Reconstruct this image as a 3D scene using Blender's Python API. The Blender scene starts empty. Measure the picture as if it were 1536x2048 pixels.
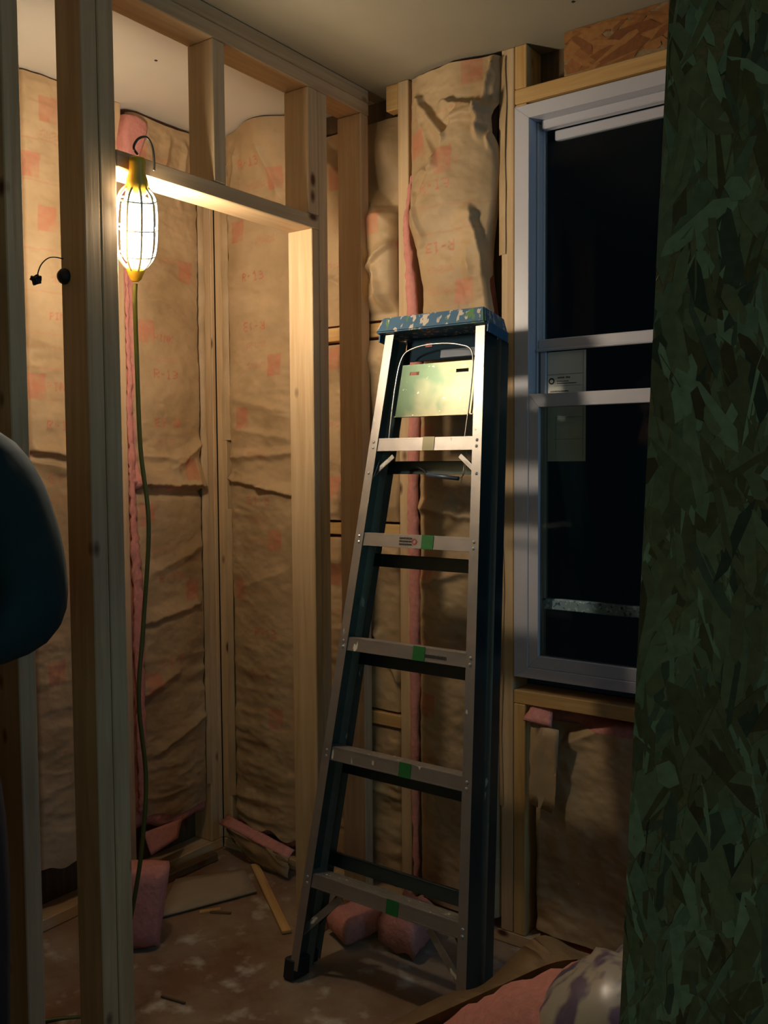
import bpy, bmesh, math, random
import numpy as np
from mathutils import Vector, Matrix
random.seed(7)
C = bpy.context.scene.collection
S = bpy.context.scene
R = math.radians

# ------------------------------------------------------------------ camera
yaw, pitch, roll = R(35.85), R(-3.18), R(-0.37)
fw = Vector((-math.sin(yaw)*math.cos(pitch), math.cos(yaw)*math.cos(pitch), math.sin(pitch)))
rt = Vector((math.cos(yaw), math.sin(yaw), 0)); up = rt.cross(fw)
r2 = rt*math.cos(roll)+up*math.sin(roll); u2 = -rt*math.sin(roll)+up*math.cos(roll)
cd = bpy.data.cameras.new('camera'); cam = bpy.data.objects.new('camera', cd); C.objects.link(cam)
mw = Matrix((r2, u2, -fw)).transposed().to_4x4(); mw.translation = Vector((1.679, -2.2595, 1.3828))
cam.matrix_world = mw
cd.sensor_fit = 'VERTICAL'; cd.sensor_height = 24; cd.lens = 1821.9/2048*24; cd.clip_start = .02
S.camera = cam
# ------------------------------------------------------------------ world: night
w = bpy.data.worlds.new('night'); S.world = w; w.use_nodes = True
w.node_tree.nodes['Background'].inputs[0].default_value = (.35, .7, 1, 1)
w.node_tree.nodes['Background'].inputs[1].default_value = .002
# added cool fills without a visible source: one at right, one behind camera
FILL = 8.5
ld = bpy.data.lights.new('fill_light_right', 'AREA'); ld.shape = 'DISK'; ld.size = 1.4
ld.energy = FILL; ld.color = (.20, .55, 1.0)
lo = bpy.data.objects.new('fill_light_right', ld); C.objects.link(lo); lo.location = (3.6, -.62, 1.9)
lo.rotation_euler = (Vector((0, -.5, 1.3))-lo.location).to_track_quat('-Z', 'Y').to_euler()
ld2 = bpy.data.lights.new('fill_light_behind', 'AREA'); ld2.shape = 'DISK'; ld2.size = 1.2; ld2.energy = 4.6; ld2.color = (.46, .84, .72)  # weaker unseen fill, added for faces turned towards the camera
lo2 = bpy.data.objects.new('fill_light_behind', ld2); C.objects.link(lo2); lo2.location = (2.6, -3.5, 1.6)
lo2.rotation_euler = (Vector((.9, -.9, 1.1))-lo2.location).to_track_quat('-Z', 'Y').to_euler()
LAMP = 248.0            # radiance of the work light's bulb
S.view_settings.view_transform = 'Standard'; S.view_settings.look = 'None'
S.view_settings.exposure = 0; S.view_settings.gamma = 1; S.view_settings.use_curve_mapping = False

# ------------------------------------------------------------------ helpers
def tag(o, label=None, cat=None, group=None, kind=None):
    if label: o['label'] = label
    if cat: o['category'] = cat
    if group: o['group'] = group
    if kind: o['kind'] = kind
    return o
def mesh_obj(name, me, mat=None, parent=None, loc=(0, 0, 0), rot=(0, 0, 0)):
    o = bpy.data.objects.new(name, me); C.objects.link(o)
    if mat: me.materials.append(mat)
    o.location = loc; o.rotation_euler = rot
    if parent: o.parent = parent
    return o
def empty(name, loc=(0, 0, 0), rot=(0, 0, 0), parent=None):
    o = bpy.data.objects.new(name, None); C.objects.link(o); o.location = loc; o.rotation_euler = rot
    o.empty_display_size = .05
    if parent: o.parent = parent
    return o
def from_bm(name, bm, mat=None, parent=None, loc=(0, 0, 0), rot=(0, 0, 0), smooth=False):
    me = bpy.data.meshes.new(name); bm.normal_update(); bm.to_mesh(me); bm.free()
    if smooth:
        for p in me.polygons: p.use_smooth = True
    return mesh_obj(name, me, mat, parent, loc, rot)
def add_box(bm, x0, x1, y0, y1, z0, z1, bev=0.0):
    r = bmesh.ops.create_cube(bm, size=1); vs = r['verts']
    for v in vs:
        v.co.x = (x0+x1)/2+v.co.x*(x1-x0); v.co.y = (y0+y1)/2+v.co.y*(y1-y0); v.co.z = (z0+z1)/2+v.co.z*(z1-z0)
    if bev:
        es = {e for v in vs for e in v.link_edges}
        bmesh.ops.bevel(bm, geom=list(es), offset=bev, segments=1, affect='EDGES')
def loft(bm, poly, A, B, polyB=None, cap=True):
    """prism with cross-section poly (x, y) from height A=(dx,dy,z) to B"""
    pb = polyB or poly
    a = [bm.verts.new((x+A[0], y+A[1], A[2])) for x, y in poly]
    b = [bm.verts.new((x+B[0], y+B[1], B[2])) for x, y in pb]
    n = len(a)
    for i in range(n):
        bm.faces.new((a[i], a[(i+1) % n], b[(i+1) % n], b[i]))
    if cap:
        bm.faces.new(a[::-1]); bm.faces.new(b)
    bmesh.ops.recalc_face_normals(bm, faces=bm.faces)
def tube(bm, pts, r, n=8, radii=None, cap=True):
    pts = [Vector(p) for p in pts]; rings = []
    prev = None
    for i, p in enumerate(pts):
        t = (pts[min(i+1, len(pts)-1)]-pts[max(i-1, 0)]).normalized()
        if prev is None:
            a = t.cross(Vector((0, 0, 1)))
            if a.length < .1: a = t.cross(Vector((1, 0, 0)))
        else: a = prev - t*prev.dot(t)
        a.normalize(); prev = a; b = t.cross(a)
        rr = radii[i] if radii else r
        rings.append([bm.verts.new(p+(a*math.cos(k*2*math.pi/n)+b*math.sin(k*2*math.pi/n))*rr) for k in range(n)])
    for i in range(len(rings)-1):
        for k in range(n):
            bm.faces.new((rings[i][k], rings[i][(k+1) % n], rings[i+1][(k+1) % n], rings[i+1][k]))
    if cap:
        bm.faces.new(rings[0][::-1]); bm.faces.new(rings[-1])
def spline(pts, k=6):
    pts = [Vector(p) for p in pts]; out = []
    for i in range(len(pts)-1):
        p0 = pts[max(i-1, 0)]; p1 = pts[i]; p2 = pts[i+1]; p3 = pts[min(i+2, len(pts)-1)]
        for j in range(k):
            t = j/k
            out.append(.5*((2*p1)+(p2-p0)*t+(2*p0-5*p1+4*p2-p3)*t*t+(3*p1-p0-3*p2+p3)*t**3))
    out.append(pts[-1]); return out
def lathe(bm, prof, n=20):
    rings = []
    for r, z in prof:
        rings.append([bm.verts.new((r*math.cos(k*2*math.pi/n), r*math.sin(k*2*math.pi/n), z)) for k in range(n)])
    for i in range(len(rings)-1):
        for k in range(n):
            bm.faces.new((rings[i][k], rings[i][(k+1) % n], rings[i+1][(k+1) % n], rings[i+1][k]))
    bm.faces.new(rings[0][::-1]); bm.faces.new(rings[-1])

# value noise
_lat = {}
def vnoise(x, y, seed):
    if seed not in _lat: _lat[seed] = np.random.RandomState(seed).rand(256, 256)*2-1
    L = _lat[seed]; xi = np.floor(x).astype(int); yi = np.floor(y).astype(int)
    fx = x-xi; fy = y-yi; fx = fx*fx*(3-2*fx); fy = fy*fy*(3-2*fy)
    a = L[xi % 256, yi % 256]; b = L[(xi+1) % 256, yi % 256]; c = L[xi % 256, (yi+1) % 256]; d = L[(xi+1) % 256, (yi+1) % 256]
    return (a*(1-fx)+b*fx)*(1-fy)+(c*(1-fx)+d*fx)*fy
def fbm(x, y, seed, oct=4):
    s = 0; a = 1; t = 0
    for i in range(oct):
        s = s+a*vnoise(x*2**i+i*17.3, y*2**i+i*9.1, seed+i); t += a; a *= .5
    return s/t

# ------------------------------------------------------------------ materials
def mat(name):
    m = bpy.data.materials.new(name); m.use_nodes = True
    nt = m.node_tree; return m, nt, nt.nodes['Principled BSDF']
def N(nt, typ, **kw):
    n = nt.nodes.new(typ)
    for k, v in kw.items():
        if k.startswith('i_'): n.inputs[k[2:].replace('_', ' ')].default_value = v
        else: setattr(n, k, v)
    return n
def simple(name, col, rough=.6, metal=0, spec=.5, noise=0, scale=40, bump=0):
    m, nt, b = mat(name)
    b.inputs['Base Color'].default_value = (*col, 1); b.inputs['Roughness'].default_value = rough
    b.inputs['Metallic'].default_value = metal; b.inputs['Specular IOR Level'].default_value = spec
    if noise or bump:
        tc = N(nt, 'ShaderNodeTexCoord'); nz = N(nt, 'ShaderNodeTexNoise', i_Scale=scale, i_Detail=5.0)
        nt.links.new(tc.outputs['Object'], nz.inputs['Vector'])
        if noise:
            mx = N(nt, 'ShaderNodeMix', data_type='RGBA'); mx.inputs[6].default_value = (*[c*(1-noise) for c in col], 1)
            mx.inputs[7].default_value = (*[min(1, c*(1+noise)) for c in col], 1)
            nt.links.new(nz.outputs['Fac'], mx.inputs[0]); nt.links.new(mx.outputs[2], b.inputs['Base Color'])
        if bump:
            bp = N(nt, 'ShaderNodeBump', i_Strength=bump, i_Distance=.004)
            nt.links.new(nz.outputs['Fac'], bp.inputs['Height']); nt.links.new(bp.outputs[0], b.inputs['Normal'])
    return m
def wood(name, c1, c2, knot=(.10, .035, .012)):
    m, nt, b = mat(name); b.inputs['Roughness'].default_value = .62; b.inputs['Specular IOR Level'].default_value = .3
    tc = N(nt, 'ShaderNodeTexCoord'); oi = N(nt, 'ShaderNodeObjectInfo')
    ad = N(nt, 'ShaderNodeVectorMath', operation='ADD'); mu = N(nt, 'ShaderNodeVectorMath', operation='SCALE'); mu.inputs['Scale'].default_value = 1
    cb = N(nt, 'ShaderNodeCombineXYZ'); m7 = N(nt, 'ShaderNodeMath', operation='MULTIPLY'); m7.inputs[1].default_value = 37.0
    nt.links.new(oi.outputs['Random'], m7.inputs[0]); nt.links.new(m7.outputs[0], cb.inputs[0]); nt.links.new(m7.outputs[0], cb.inputs[2])
    nt.links.new(tc.outputs['Object'], ad.inputs[0]); nt.links.new(cb.outputs[0], ad.inputs[1])
    mp = N(nt, 'ShaderNodeMapping'); mp.inputs['Scale'].default_value = (1, 1, .05); nt.links.new(ad.outputs[0], mp.inputs[0])
    nz = N(nt, 'ShaderNodeTexNoise', i_Scale=55.0, i_Detail=4.0, i_Distortion=.6); nt.links.new(mp.outputs[0], nz.inputs['Vector'])
    mx = N(nt, 'ShaderNodeMix', data_type='RGBA'); mx.inputs[6].default_value = (*c1, 1); mx.inputs[7].default_value = (*c2, 1)
    cr = N(nt, 'ShaderNodeValToRGB'); cr.color_ramp.elements[0].position = .35; cr.color_ramp.elements[1].position = .7
    nt.links.new(nz.outputs['Fac'], cr.inputs[0]); nt.links.new(cr.outputs[0], mx.inputs[0])
    # knots
    mp2 = N(nt, 'ShaderNodeMapping'); mp2.inputs['Scale'].default_value = (1, 1, .55); nt.links.new(ad.outputs[0], mp2.inputs[0])
    vo = N(nt, 'ShaderNodeTexVoronoi', i_Scale=9.0); nt.links.new(mp2.outputs[0], vo.inputs['Vector'])
    kr = N(nt, 'ShaderNodeValToRGB'); kr.color_ramp.elements[0].position = .06; kr.color_ramp.elements[0].color = (1, 1, 1, 1)
    kr.color_ramp.elements[1].position = .13; kr.color_ramp.elements[1].color = (0, 0, 0, 1)
    nt.links.new(vo.outputs['Distance'], kr.inputs[0])
    mx2 = N(nt, 'ShaderNodeMix', data_type='RGBA'); nt.links.new(mx.outputs[2], mx2.inputs[6]); mx2.inputs[7].default_value = (*knot, 1)
    nt.links.new(kr.outputs[0], mx2.inputs[0])
    # broad tint
    n3 = N(nt, 'ShaderNodeTexNoise', i_Scale=3.0, i_Detail=2.0); nt.links.new(ad.outputs[0], n3.inputs['Vector'])
    hs = N(nt, 'ShaderNodeHueSaturation'); mr = N(nt, 'ShaderNodeMapRange'); mr.inputs[3].default_value = .8; mr.inputs[4].default_value = 1.15
    nt.links.new(n3.outputs['Fac'], mr.inputs[0]); nt.links.new(mr.outputs[0], hs.inputs['Value']); nt.links.new(mx2.outputs[2], hs.inputs['Color'])
    nt.links.new(hs.outputs[0], b.inputs['Base Color'])
    bp = N(nt, 'ShaderNodeBump', i_Strength=.25, i_Distance=.002); nt.links.new(nz.outputs['Fac'], bp.inputs['Height']); nt.links.new(bp.outputs[0], b.inputs['Normal'])
    return m
M_WOOD = wood('stud_pine', (.66, .47, .265), (.54, .35, .18))
M_WOOD2 = wood('header_pine', (.66, .42, .17), (.52, .28, .085))
M_DARKWOOD = wood('sheathing_board', (.16, .10, .05), (.09, .055, .03))
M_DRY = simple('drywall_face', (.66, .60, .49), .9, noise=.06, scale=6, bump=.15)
M_DRY2 = simple('drywall_face_dimmed', (.36, .31, .21), .9, noise=.08, scale=5, bump=.15)  # same drywall, colour darkened so the room ceiling looks more dimly lit
M_VINYL = simple('white_vinyl', (.58, .565, .60), .38, noise=.02)
M_PINK = simple('pink_fiberglass', (.62, .25, .20), .95, noise=.25, scale=60, bump=.9)
M_BLACK = simple('black_rubber', (.012, .012, .015), .55)
M_DARK = simple('dark_cavity', (.03, .022, .015), .9)
def kraft():
    m, nt, b = mat('kraft_paper'); b.inputs['Roughness'].default_value = .55; b.inputs['Specular IOR Level'].default_value = .3
    tc = N(nt, 'ShaderNodeTexCoord'); at = N(nt, 'ShaderNodeAttribute', attribute_name='print')
    nz = N(nt, 'ShaderNodeTexNoise', i_Scale=5.0, i_Detail=6.0); nt.links.new(tc.outputs['Object'], nz.inputs['Vector'])
    mx = N(nt, 'ShaderNodeMix', data_type='RGBA'); mx.inputs[6].default_value = (.36, .235, .115, 1); mx.inputs[7].default_value = (.56, .39, .215, 1)
    cr = N(nt, 'ShaderNodeMapRange'); cr.inputs[1].default_value = .3; cr.inputs[2].default_value = .7
    nt.links.new(nz.outputs['Fac'], cr.inputs[0]); nt.links.new(cr.outputs[0], mx.inputs[0])
    m2 = N(nt, 'ShaderNodeMix', data_type='RGBA'); nt.links.new(mx.outputs[2], m2.inputs[6]); m2.inputs[7].default_value = (.55, .13, .075, 1)
    mm = N(nt, 'ShaderNodeMath', operation='MULTIPLY'); mm.inputs[1].default_value = .85
    n2 = N(nt, 'ShaderNodeTexNoise', i_Scale=25.0, i_Detail=3.0); nt.links.new(tc.outputs['Object'], n2.inputs['Vector'])
    r2_ = N(nt, 'ShaderNodeMapRange'); r2_.inputs[1].default_value = .3; r2_.inputs[2].default_value = .6; r2_.inputs[3].default_value = .5
    nt.links.new(n2.outputs['Fac'], r2_.inputs[0])
    m3 = N(nt, 'ShaderNodeMath', operation='MULTIPLY'); nt.links.new(at.outputs['Fac'], m3.inputs[0]); nt.links.new(r2_.outputs[0], m3.inputs[1])
    nt.links.new(m3.outputs[0], mm.inputs[0]); nt.links.new(mm.outputs[0], m2.inputs[0]); nt.links.new(m2.outputs[2], b.inputs['Base Color'])
    bp = N(nt, 'ShaderNodeBump', i_Strength=.35, i_Distance=.004); n4 = N(nt, 'ShaderNodeTexNoise', i_Scale=35.0, i_Detail=5.0)
    nt.links.new(tc.outputs['Object'], n4.inputs['Vector']); nt.links.new(n4.outputs['Fac'], bp.inputs['Height']); nt.links.new(bp.outputs[0], b.inputs['Normal'])
    return m
M_KRAFT = kraft()
def splat(name, base, spots, rough=.4, metal=0, scale=30, smear=(1, 1, 1)):
    """base colour with irregular paint spots: spots = [(colour, noise threshold, seed offset)]"""
    m, nt, b = mat(name); b.inputs['Roughness'].default_value = rough; b.inputs['Metallic'].default_value = metal
    tc = N(nt, 'ShaderNodeTexCoord'); cur = None
    bn = N(nt, 'ShaderNodeTexNoise', i_Scale=18.0, i_Detail=6.0); nt.links.new(tc.outputs['Object'], bn.inputs['Vector'])
    mx = N(nt, 'ShaderNodeMix', data_type='RGBA'); mx.inputs[6].default_value = (*[c*.75 for c in base], 1); mx.inputs[7].default_value = (*[min(1, c*1.2) for c in base], 1)
    nt.links.new(bn.outputs['Fac'], mx.inputs[0]); cur = mx.outputs[2]; met = None
    for col, th, off in spots:
        mp = N(nt, 'ShaderNodeMapping'); mp.inputs['Location'].default_value = (off, off*2, off*3); mp.inputs['Scale'].default_value = smear
        nt.links.new(tc.outputs['Object'], mp.inputs[0])
        nz = N(nt, 'ShaderNodeTexNoise', i_Scale=scale, i_Detail=3.0); nt.links.new(mp.outputs[0], nz.inputs['Vector'])
        cr = N(nt, 'ShaderNodeMapRange'); cr.inputs[1].default_value = th; cr.inputs[2].default_value = th+.03; nt.links.new(nz.outputs['Fac'], cr.inputs[0])
        x = N(nt, 'ShaderNodeMix', data_type='RGBA'); nt.links.new(cr.outputs[0], x.inputs[0]); nt.links.new(cur, x.inputs[6]); x.inputs[7].default_value = (*col, 1)
        cur = x.outputs[2]
        if metal:
            inv = N(nt, 'ShaderNodeMath', operation='SUBTRACT'); inv.inputs[0].default_value = metal; nt.links.new(cr.outputs[0], inv.inputs[1]); inv.use_clamp = True
            if met: 
                mn = N(nt, 'ShaderNodeMath', operation='MINIMUM'); nt.links.new(met, mn.inputs[0]); nt.links.new(inv.outputs[0], mn.inputs[1]); met = mn.outputs[0]
            else: met = inv.outputs[0]
    nt.links.new(cur, b.inputs['Base Color'])
    if met: nt.links.new(met, b.inputs['Metallic'])
    bp = N(nt, 'ShaderNodeBump', i_Strength=.2, i_Distance=.002); nt.links.new(bn.outputs['Fac'], bp.inputs['Height']); nt.links.new(bp.outputs[0], b.inputs['Normal'])
    return m
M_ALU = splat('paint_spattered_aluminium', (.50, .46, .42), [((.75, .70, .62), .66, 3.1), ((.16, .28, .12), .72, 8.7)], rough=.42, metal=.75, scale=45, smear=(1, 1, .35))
M_ALUDK = simple('aluminium_shaded', (.09, .13, .14), .30, metal=.85, noise=.1, scale=20)  # aluminium with shade put into its colour, for rail sides and rear bars
M_CAP = splat('blue_cap_with_paint', (.05, .13, .22), [((.58, .50, .40), .59, 1.3), ((.10, .22, .08), .61, 5.5), ((.50, .42, .34), .64, 9.2)], rough=.5, scale=52, smear=(1, 1, .5))
M_SHELF = splat('green_stained_plate', (.44, .45, .33), [((.75, .70, .55), .74, 6.1)], rough=.36, metal=.5, scale=14)
def shelf_mat():
    m, nt, b = mat('green_stained_plate'); b.inputs['Roughness'].default_value = .36; b.inputs['Metallic'].default_value = .5
    tc = N(nt, 'ShaderNodeTexCoord'); nz = N(nt, 'ShaderNodeTexNoise', i_Scale=13.0, i_Detail=2.0, i_Distortion=.4); nt.links.new(tc.outputs['Object'], nz.inputs['Vector'])
    cr = N(nt, 'ShaderNodeValToRGB'); e = cr.color_ramp.elements; e[0].position = .30; e[0].color = (.22, .205, .125, 1); e[1].position = .70; e[1].color = (.06, .105, .055, 1)
    sx_ = N(nt, 'ShaderNodeSeparateXYZ'); nt.links.new(tc.outputs['Object'], sx_.inputs[0])
    g1 = N(nt, 'ShaderNodeMath', operation='MULTIPLY_ADD'); g1.inputs[1].default_value = -3.4; g1.inputs[2].default_value = -3.5; nt.links.new(sx_.outputs[0], g1.inputs[0])
    g2 = N(nt, 'ShaderNodeMath', operation='MULTIPLY_ADD'); g2.inputs[1].default_value = 2.2; nt.links.new(sx_.outputs[2], g2.inputs[0]); nt.links.new(g1.outputs[0], g2.inputs[2])
    g3 = N(nt, 'ShaderNodeMath', operation='ADD'); nt.links.new(g2.outputs[0], g3.inputs[0]); nt.links.new(nz.outputs['Fac'], g3.inputs[1])
    nt.links.new(g3.outputs[0], cr.inputs[0]); n2 = N(nt, 'ShaderNodeTexNoise', i_Scale=90.0, i_Detail=2.0); nt.links.new(tc.outputs['Object'], n2.inputs['Vector'])
    mr = N(nt, 'ShaderNodeMapRange'); mr.inputs[1].default_value = .70; mr.inputs[2].default_value = .73; nt.links.new(n2.outputs['Fac'], mr.inputs[0])
    x = N(nt, 'ShaderNodeMix', data_type='RGBA'); nt.links.new(mr.outputs[0], x.inputs[0]); nt.links.new(cr.outputs[0], x.inputs[6]); x.inputs[7].default_value = (.6, .55, .4, 1)
    nt.links.new(x.outputs[2], b.inputs['Base Color']); return m
M_SHELF = shelf_mat()
M_GREEN = simple('green_paint', (.02, .16, .035), .5, noise=.3, scale=60)

def glass(name, tint=(.9, .95, .95)):
    m, nt, b = mat(name); nt.nodes.remove(b)
    out = nt.nodes['Material Output']; tr = N(nt, 'ShaderNodeBsdfTransparent'); tr.inputs[0].default_value = (*tint, 1)
    gl = N(nt, 'ShaderNodeBsdfGlossy'); gl.inputs['Roughness'].default_value = .02; fr = N(nt, 'ShaderNodeFresnel'); fr.inputs[0].default_value = 1.22
    mx = N(nt, 'ShaderNodeMixShader'); nt.links.new(fr.outputs[0], mx.inputs[0]); nt.links.new(tr.outputs[0], mx.inputs[1]); nt.links.new(gl.outputs[0], mx.inputs[2])
    nt.links.new(mx.outputs[0], out.inputs[0]); return m
M_GLASS = glass('window_glass')

# ------------------------------------------------------------------ constants
L = .675; H = 2.50; WT = .089
HZ = 2.038                          # underside of the door header
# ------------------------------------------------------------------ structure: floor, ceiling
def floor_mat():
    m, nt, b = mat('dusty_subfloor'); b.inputs['Roughness'].default_value = .85
    tc = N(nt, 'ShaderNodeTexCoord')
    n1 = N(nt, 'ShaderNodeTexNoise', i_Scale=2.2, i_Detail=8.0, i_Roughness=.65); n2 = N(nt, 'ShaderNodeTexNoise', i_Scale=11.0, i_Detail=6.0)
    for n in (n1, n2): nt.links.new(tc.outputs['Object'], n.inputs['Vector'])
    a = N(nt, 'ShaderNodeMix', data_type='RGBA'); a.inputs[6].default_value = (.20, .105, .055, 1); a.inputs[7].default_value = (.36, .27, .18, 1)
    r = N(nt, 'ShaderNodeMapRange'); r.inputs[1].default_value = .38; r.inputs[2].default_value = .62
    nt.links.new(n1.outputs['Fac'], r.inputs[0]); nt.links.new(r.outputs[0], a.inputs[0])
    c = N(nt, 'ShaderNodeMix', data_type='RGBA'); nt.links.new(a.outputs[2], c.inputs[6]); c.inputs[7].default_value = (.62, .56, .46, 1)
    r3 = N(nt, 'ShaderNodeMapRange'); r3.inputs[1].default_value = .56; r3.inputs[2].default_value = .74
    nt.links.new(n2.outputs['Fac'], r3.inputs[0]); nt.links.new(r3.outputs[0], c.inputs[0]); nt.links.new(c.outputs[2], b.inputs['Base Color'])
    bp = N(nt, 'ShaderNodeBump', i_Strength=.5, i_Distance=.004); nt.links.new(n2.outputs['Fac'], bp.inputs['Height']); nt.links.new(bp.outputs[0], b.inputs['Normal'])
    return m
bm = bmesh.new(); add_box(bm, -.80, 3.2, -3.9, .12, -.03, 0)
tag(from_bm('floor', bm, floor_mat()), kind='structure')
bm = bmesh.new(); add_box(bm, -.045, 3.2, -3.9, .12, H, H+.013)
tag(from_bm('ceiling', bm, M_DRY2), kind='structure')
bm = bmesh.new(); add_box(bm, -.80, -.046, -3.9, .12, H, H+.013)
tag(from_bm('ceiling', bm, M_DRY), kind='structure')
# drywall screw heads on the ceiling
ceil = bpy.data.objects['ceiling']; me0 = None
for (x, y) in [(.33, -.62), (.72, -.13), (-.35, -.52), (-.40, -.34), (1.0, -.7)]:
    bm = bmesh.new(); lathe(bm, [(.0045, -.0012), (.0045, 0)], 10)
    o = from_bm('screw_head', bm, M_BLACK, ceil, (x, y, H)); 

# ------------------------------------------------------------------ walls
def stud(parent, x0, x1, y0, y1, z0, z1, m=None, name='stud', axis='z'):
    """a board with its own eased edges; local z runs along its length"""
    cx, cy, cz = (x0+x1)/2, (y0+y1)/2, (z0+z1)/2
    dx, dy, dz = x1-x0, y1-y0, z1-z0
    bm = bmesh.new(); e = .0022
    if axis == 'z': add_box(bm, -dx/2, dx/2, -dy/2, dy/2, -dz/2, dz/2, e); rot = (0, 0, 0)
    elif axis == 'x': add_box(bm, -dz/2, dz/2, -dy/2, dy/2, -dx/2, dx/2, e); rot = (0, R(90), 0)
    else: add_box(bm, -dx/2, dx/2, -dz/2, dz/2, -dy/2, dy/2, e); rot = (R(90), 0, 0)
    return from_bm(name, bm, m or M_WOOD, parent, (cx, cy, cz), rot)
g = .0008
# back wall (window wall), stud faces on y = 0
wb = empty('wall_back'); tag(wb, kind='structure')
for (a, b_) in [(-.674, -.630), (-.300, -.262), (.105, .143), (.452, .490)]:
    stud(wb, a, b_, 0.0, WT, .038, H-g)
stud(wb, .492, .528, 0.0, WT, .038, .703-g, M_WOOD2, 'jack_stud')
stud(wb, 1.44, 1.478, 0.0, WT, .038, H-g)
stud(wb, 1.402, 1.438, 0.0, WT, .038, .703-g, M_WOOD2, 'jack_stud')
stud(wb, -.674, 1.478, 0.0, WT, g, .038-g, None, 'bottom_plate', 'x')
stud(wb, .492, 1.438, 0.0, WT, .703, .741, M_WOOD2, 'window_sill_plate', 'x')
stud(wb, .492, 1.438, 0.0, WT, 2.346, 2.385, M_WOOD2, 'window_header_plate', 'x')
stud(wb, .492, .527, 0.0, WT, 2.385+g, H-g, M_WOOD2, 'cripple_stud')
stud(wb, .492, .527, .003, WT, .9, 2.346-g, M_WOOD2, 'jack_stud')
for (z0, z1) in [(1.762, 1.804), (1.151, 1.190), (.562, .602)]:
    stud(wb, -.262+g, .105-g, 0.002, .04, z0, z1, M_WOOD2, 'blocking', 'x')
stud(wb, .060, .105-g, 0.004, .042, 2.425, H-g, M_WOOD2, 'blocking', 'x')
bm = bmesh.new(); add_box(bm, -.80, .492, WT+.001, WT+.012, 0, H-.001); add_box(bm, 1.438, 3.2, WT+.001, WT+.012, 0, H-.001)
add_box(bm, .492, 1.438, WT+.001, WT+.012, 0, .741); add_box(bm, .492, 1.438, WT+.001, WT+.012, 2.346, H-.001)
from_bm('sheathing', bm, M_DARKWOOD, wb)
# left wall of the closet, stud faces on x = -L
wl = empty('wall_left'); tag(wl, kind='structure')
for (a, b_) in [(-.056, -.019), (-.018, -.0005), (-.424, -.386), (-.772, -.732), (-1.178, -1.140)]:
    stud(wl, -L-WT, -L, a, b_, .038, H-g)
stud(wl, -L-WT, -L, -2.2, -.002, g, .038-g, None, 'bottom_plate', 'y')
bm = bmesh.new(); add_box(bm, -L-WT-.012, -L-WT-.001, -3.9, .1, 0, H-.001)
from_bm('sheathing', bm, M_DARKWOOD, wl)
# partition between closet and room, front faces on x = 0
wm = empty('wall_middle'); tag(wm, kind='structure')
stud(wm, -WT, 0, -2.4, -.0015, 2.462, H-g, None, 'top_plate', 'y')
stud(wm, -WT, 0, -2.4, -.0015, 2.424, 2.462-g, None, 'top_plate', 'y')
PZ = 2.424-g
stud(wm, -WT, 0, -1.209, -1.170, .038, PZ)
stud(wm, -WT, 0, -1.575, -1.537, .038, PZ)
stud(wm, -WT, 0, -1.024, -.983, .038, PZ)                    # king stud left of the opening
stud(wm, -WT, 0, -.981, -.938, .038, PZ)
stud(wm, -WT, 0, -.937, -.2415, HZ, HZ+.0385, M_WOOD, 'door_header', 'y')
stud(wm, -WT, 0, -.643, -.601, HZ+.0395, PZ, None, 'cripple_stud')
stud(wm, -WT, 0, -.284, -.2415, HZ+.0395, PZ, None, 'cripple_stud')
stud(wm, -WT, 0, -.2735, -.2425, .038, HZ-g, None, 'jack_stud')
stud(wm, -WT, 0, -.2410, -.2015, .038, PZ)
stud(wm, -WT, 0, -.043, -.0045, .038, PZ)
stud(wm, -WT, 0, -.2735, -.0015, g, .038-g, None, 'bottom_plate', 'y')
stud(wm, -WT, 0, -2.4, -.938, g, .038-g, None, 'bottom_plate', 'y')

# strand board: irregular wood flakes laid over a core
def osb_mat(name, tones):
    m, nt, b = mat(name); b.inputs['Roughness'].default_value = .6; b.inputs['Specular IOR Level'].default_value = .35
    at = N(nt, 'ShaderNodeAttribute', attribute_name='tone'); cr = N(nt, 'ShaderNodeValToRGB')
    for i, c in enumerate(tones):
        if i < 2: e = cr.color_ramp.elements[i]; e.position = i/(len(tones)-1)
        else: e = cr.color_ramp.elements.new(i/(len(tones)-1))
        e.color = (*c, 1)
    for i, c in enumerate(tones): cr.color_ramp.elements[i].position = i/(len(tones)-1); cr.color_ramp.elements[i].color = (*c, 1)
    nt.links.new(at.outputs['Fac'], cr.inputs[0])
    tc = N(nt, 'ShaderNodeTexCoord'); nz = N(nt, 'ShaderNodeTexNoise', i_Scale=70.0, i_Detail=4.0); nt.links.new(tc.outputs['Object'], nz.inputs['Vector'])
    hs = N(nt, 'ShaderNodeHueSaturation'); mr = N(nt, 'ShaderNodeMapRange'); mr.inputs[3].default_value = .6; mr.inputs[4].default_value = 1.35
    nt.links.new(nz.outputs['Fac'], mr.inputs[0]); nt.links.new(mr.outputs[0], hs.inputs['Value']); nt.links.new(cr.outputs[0], hs.inputs['Color'])
    nt.links.new(hs.outputs[0], b.inputs['Base Color']); return m
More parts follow.
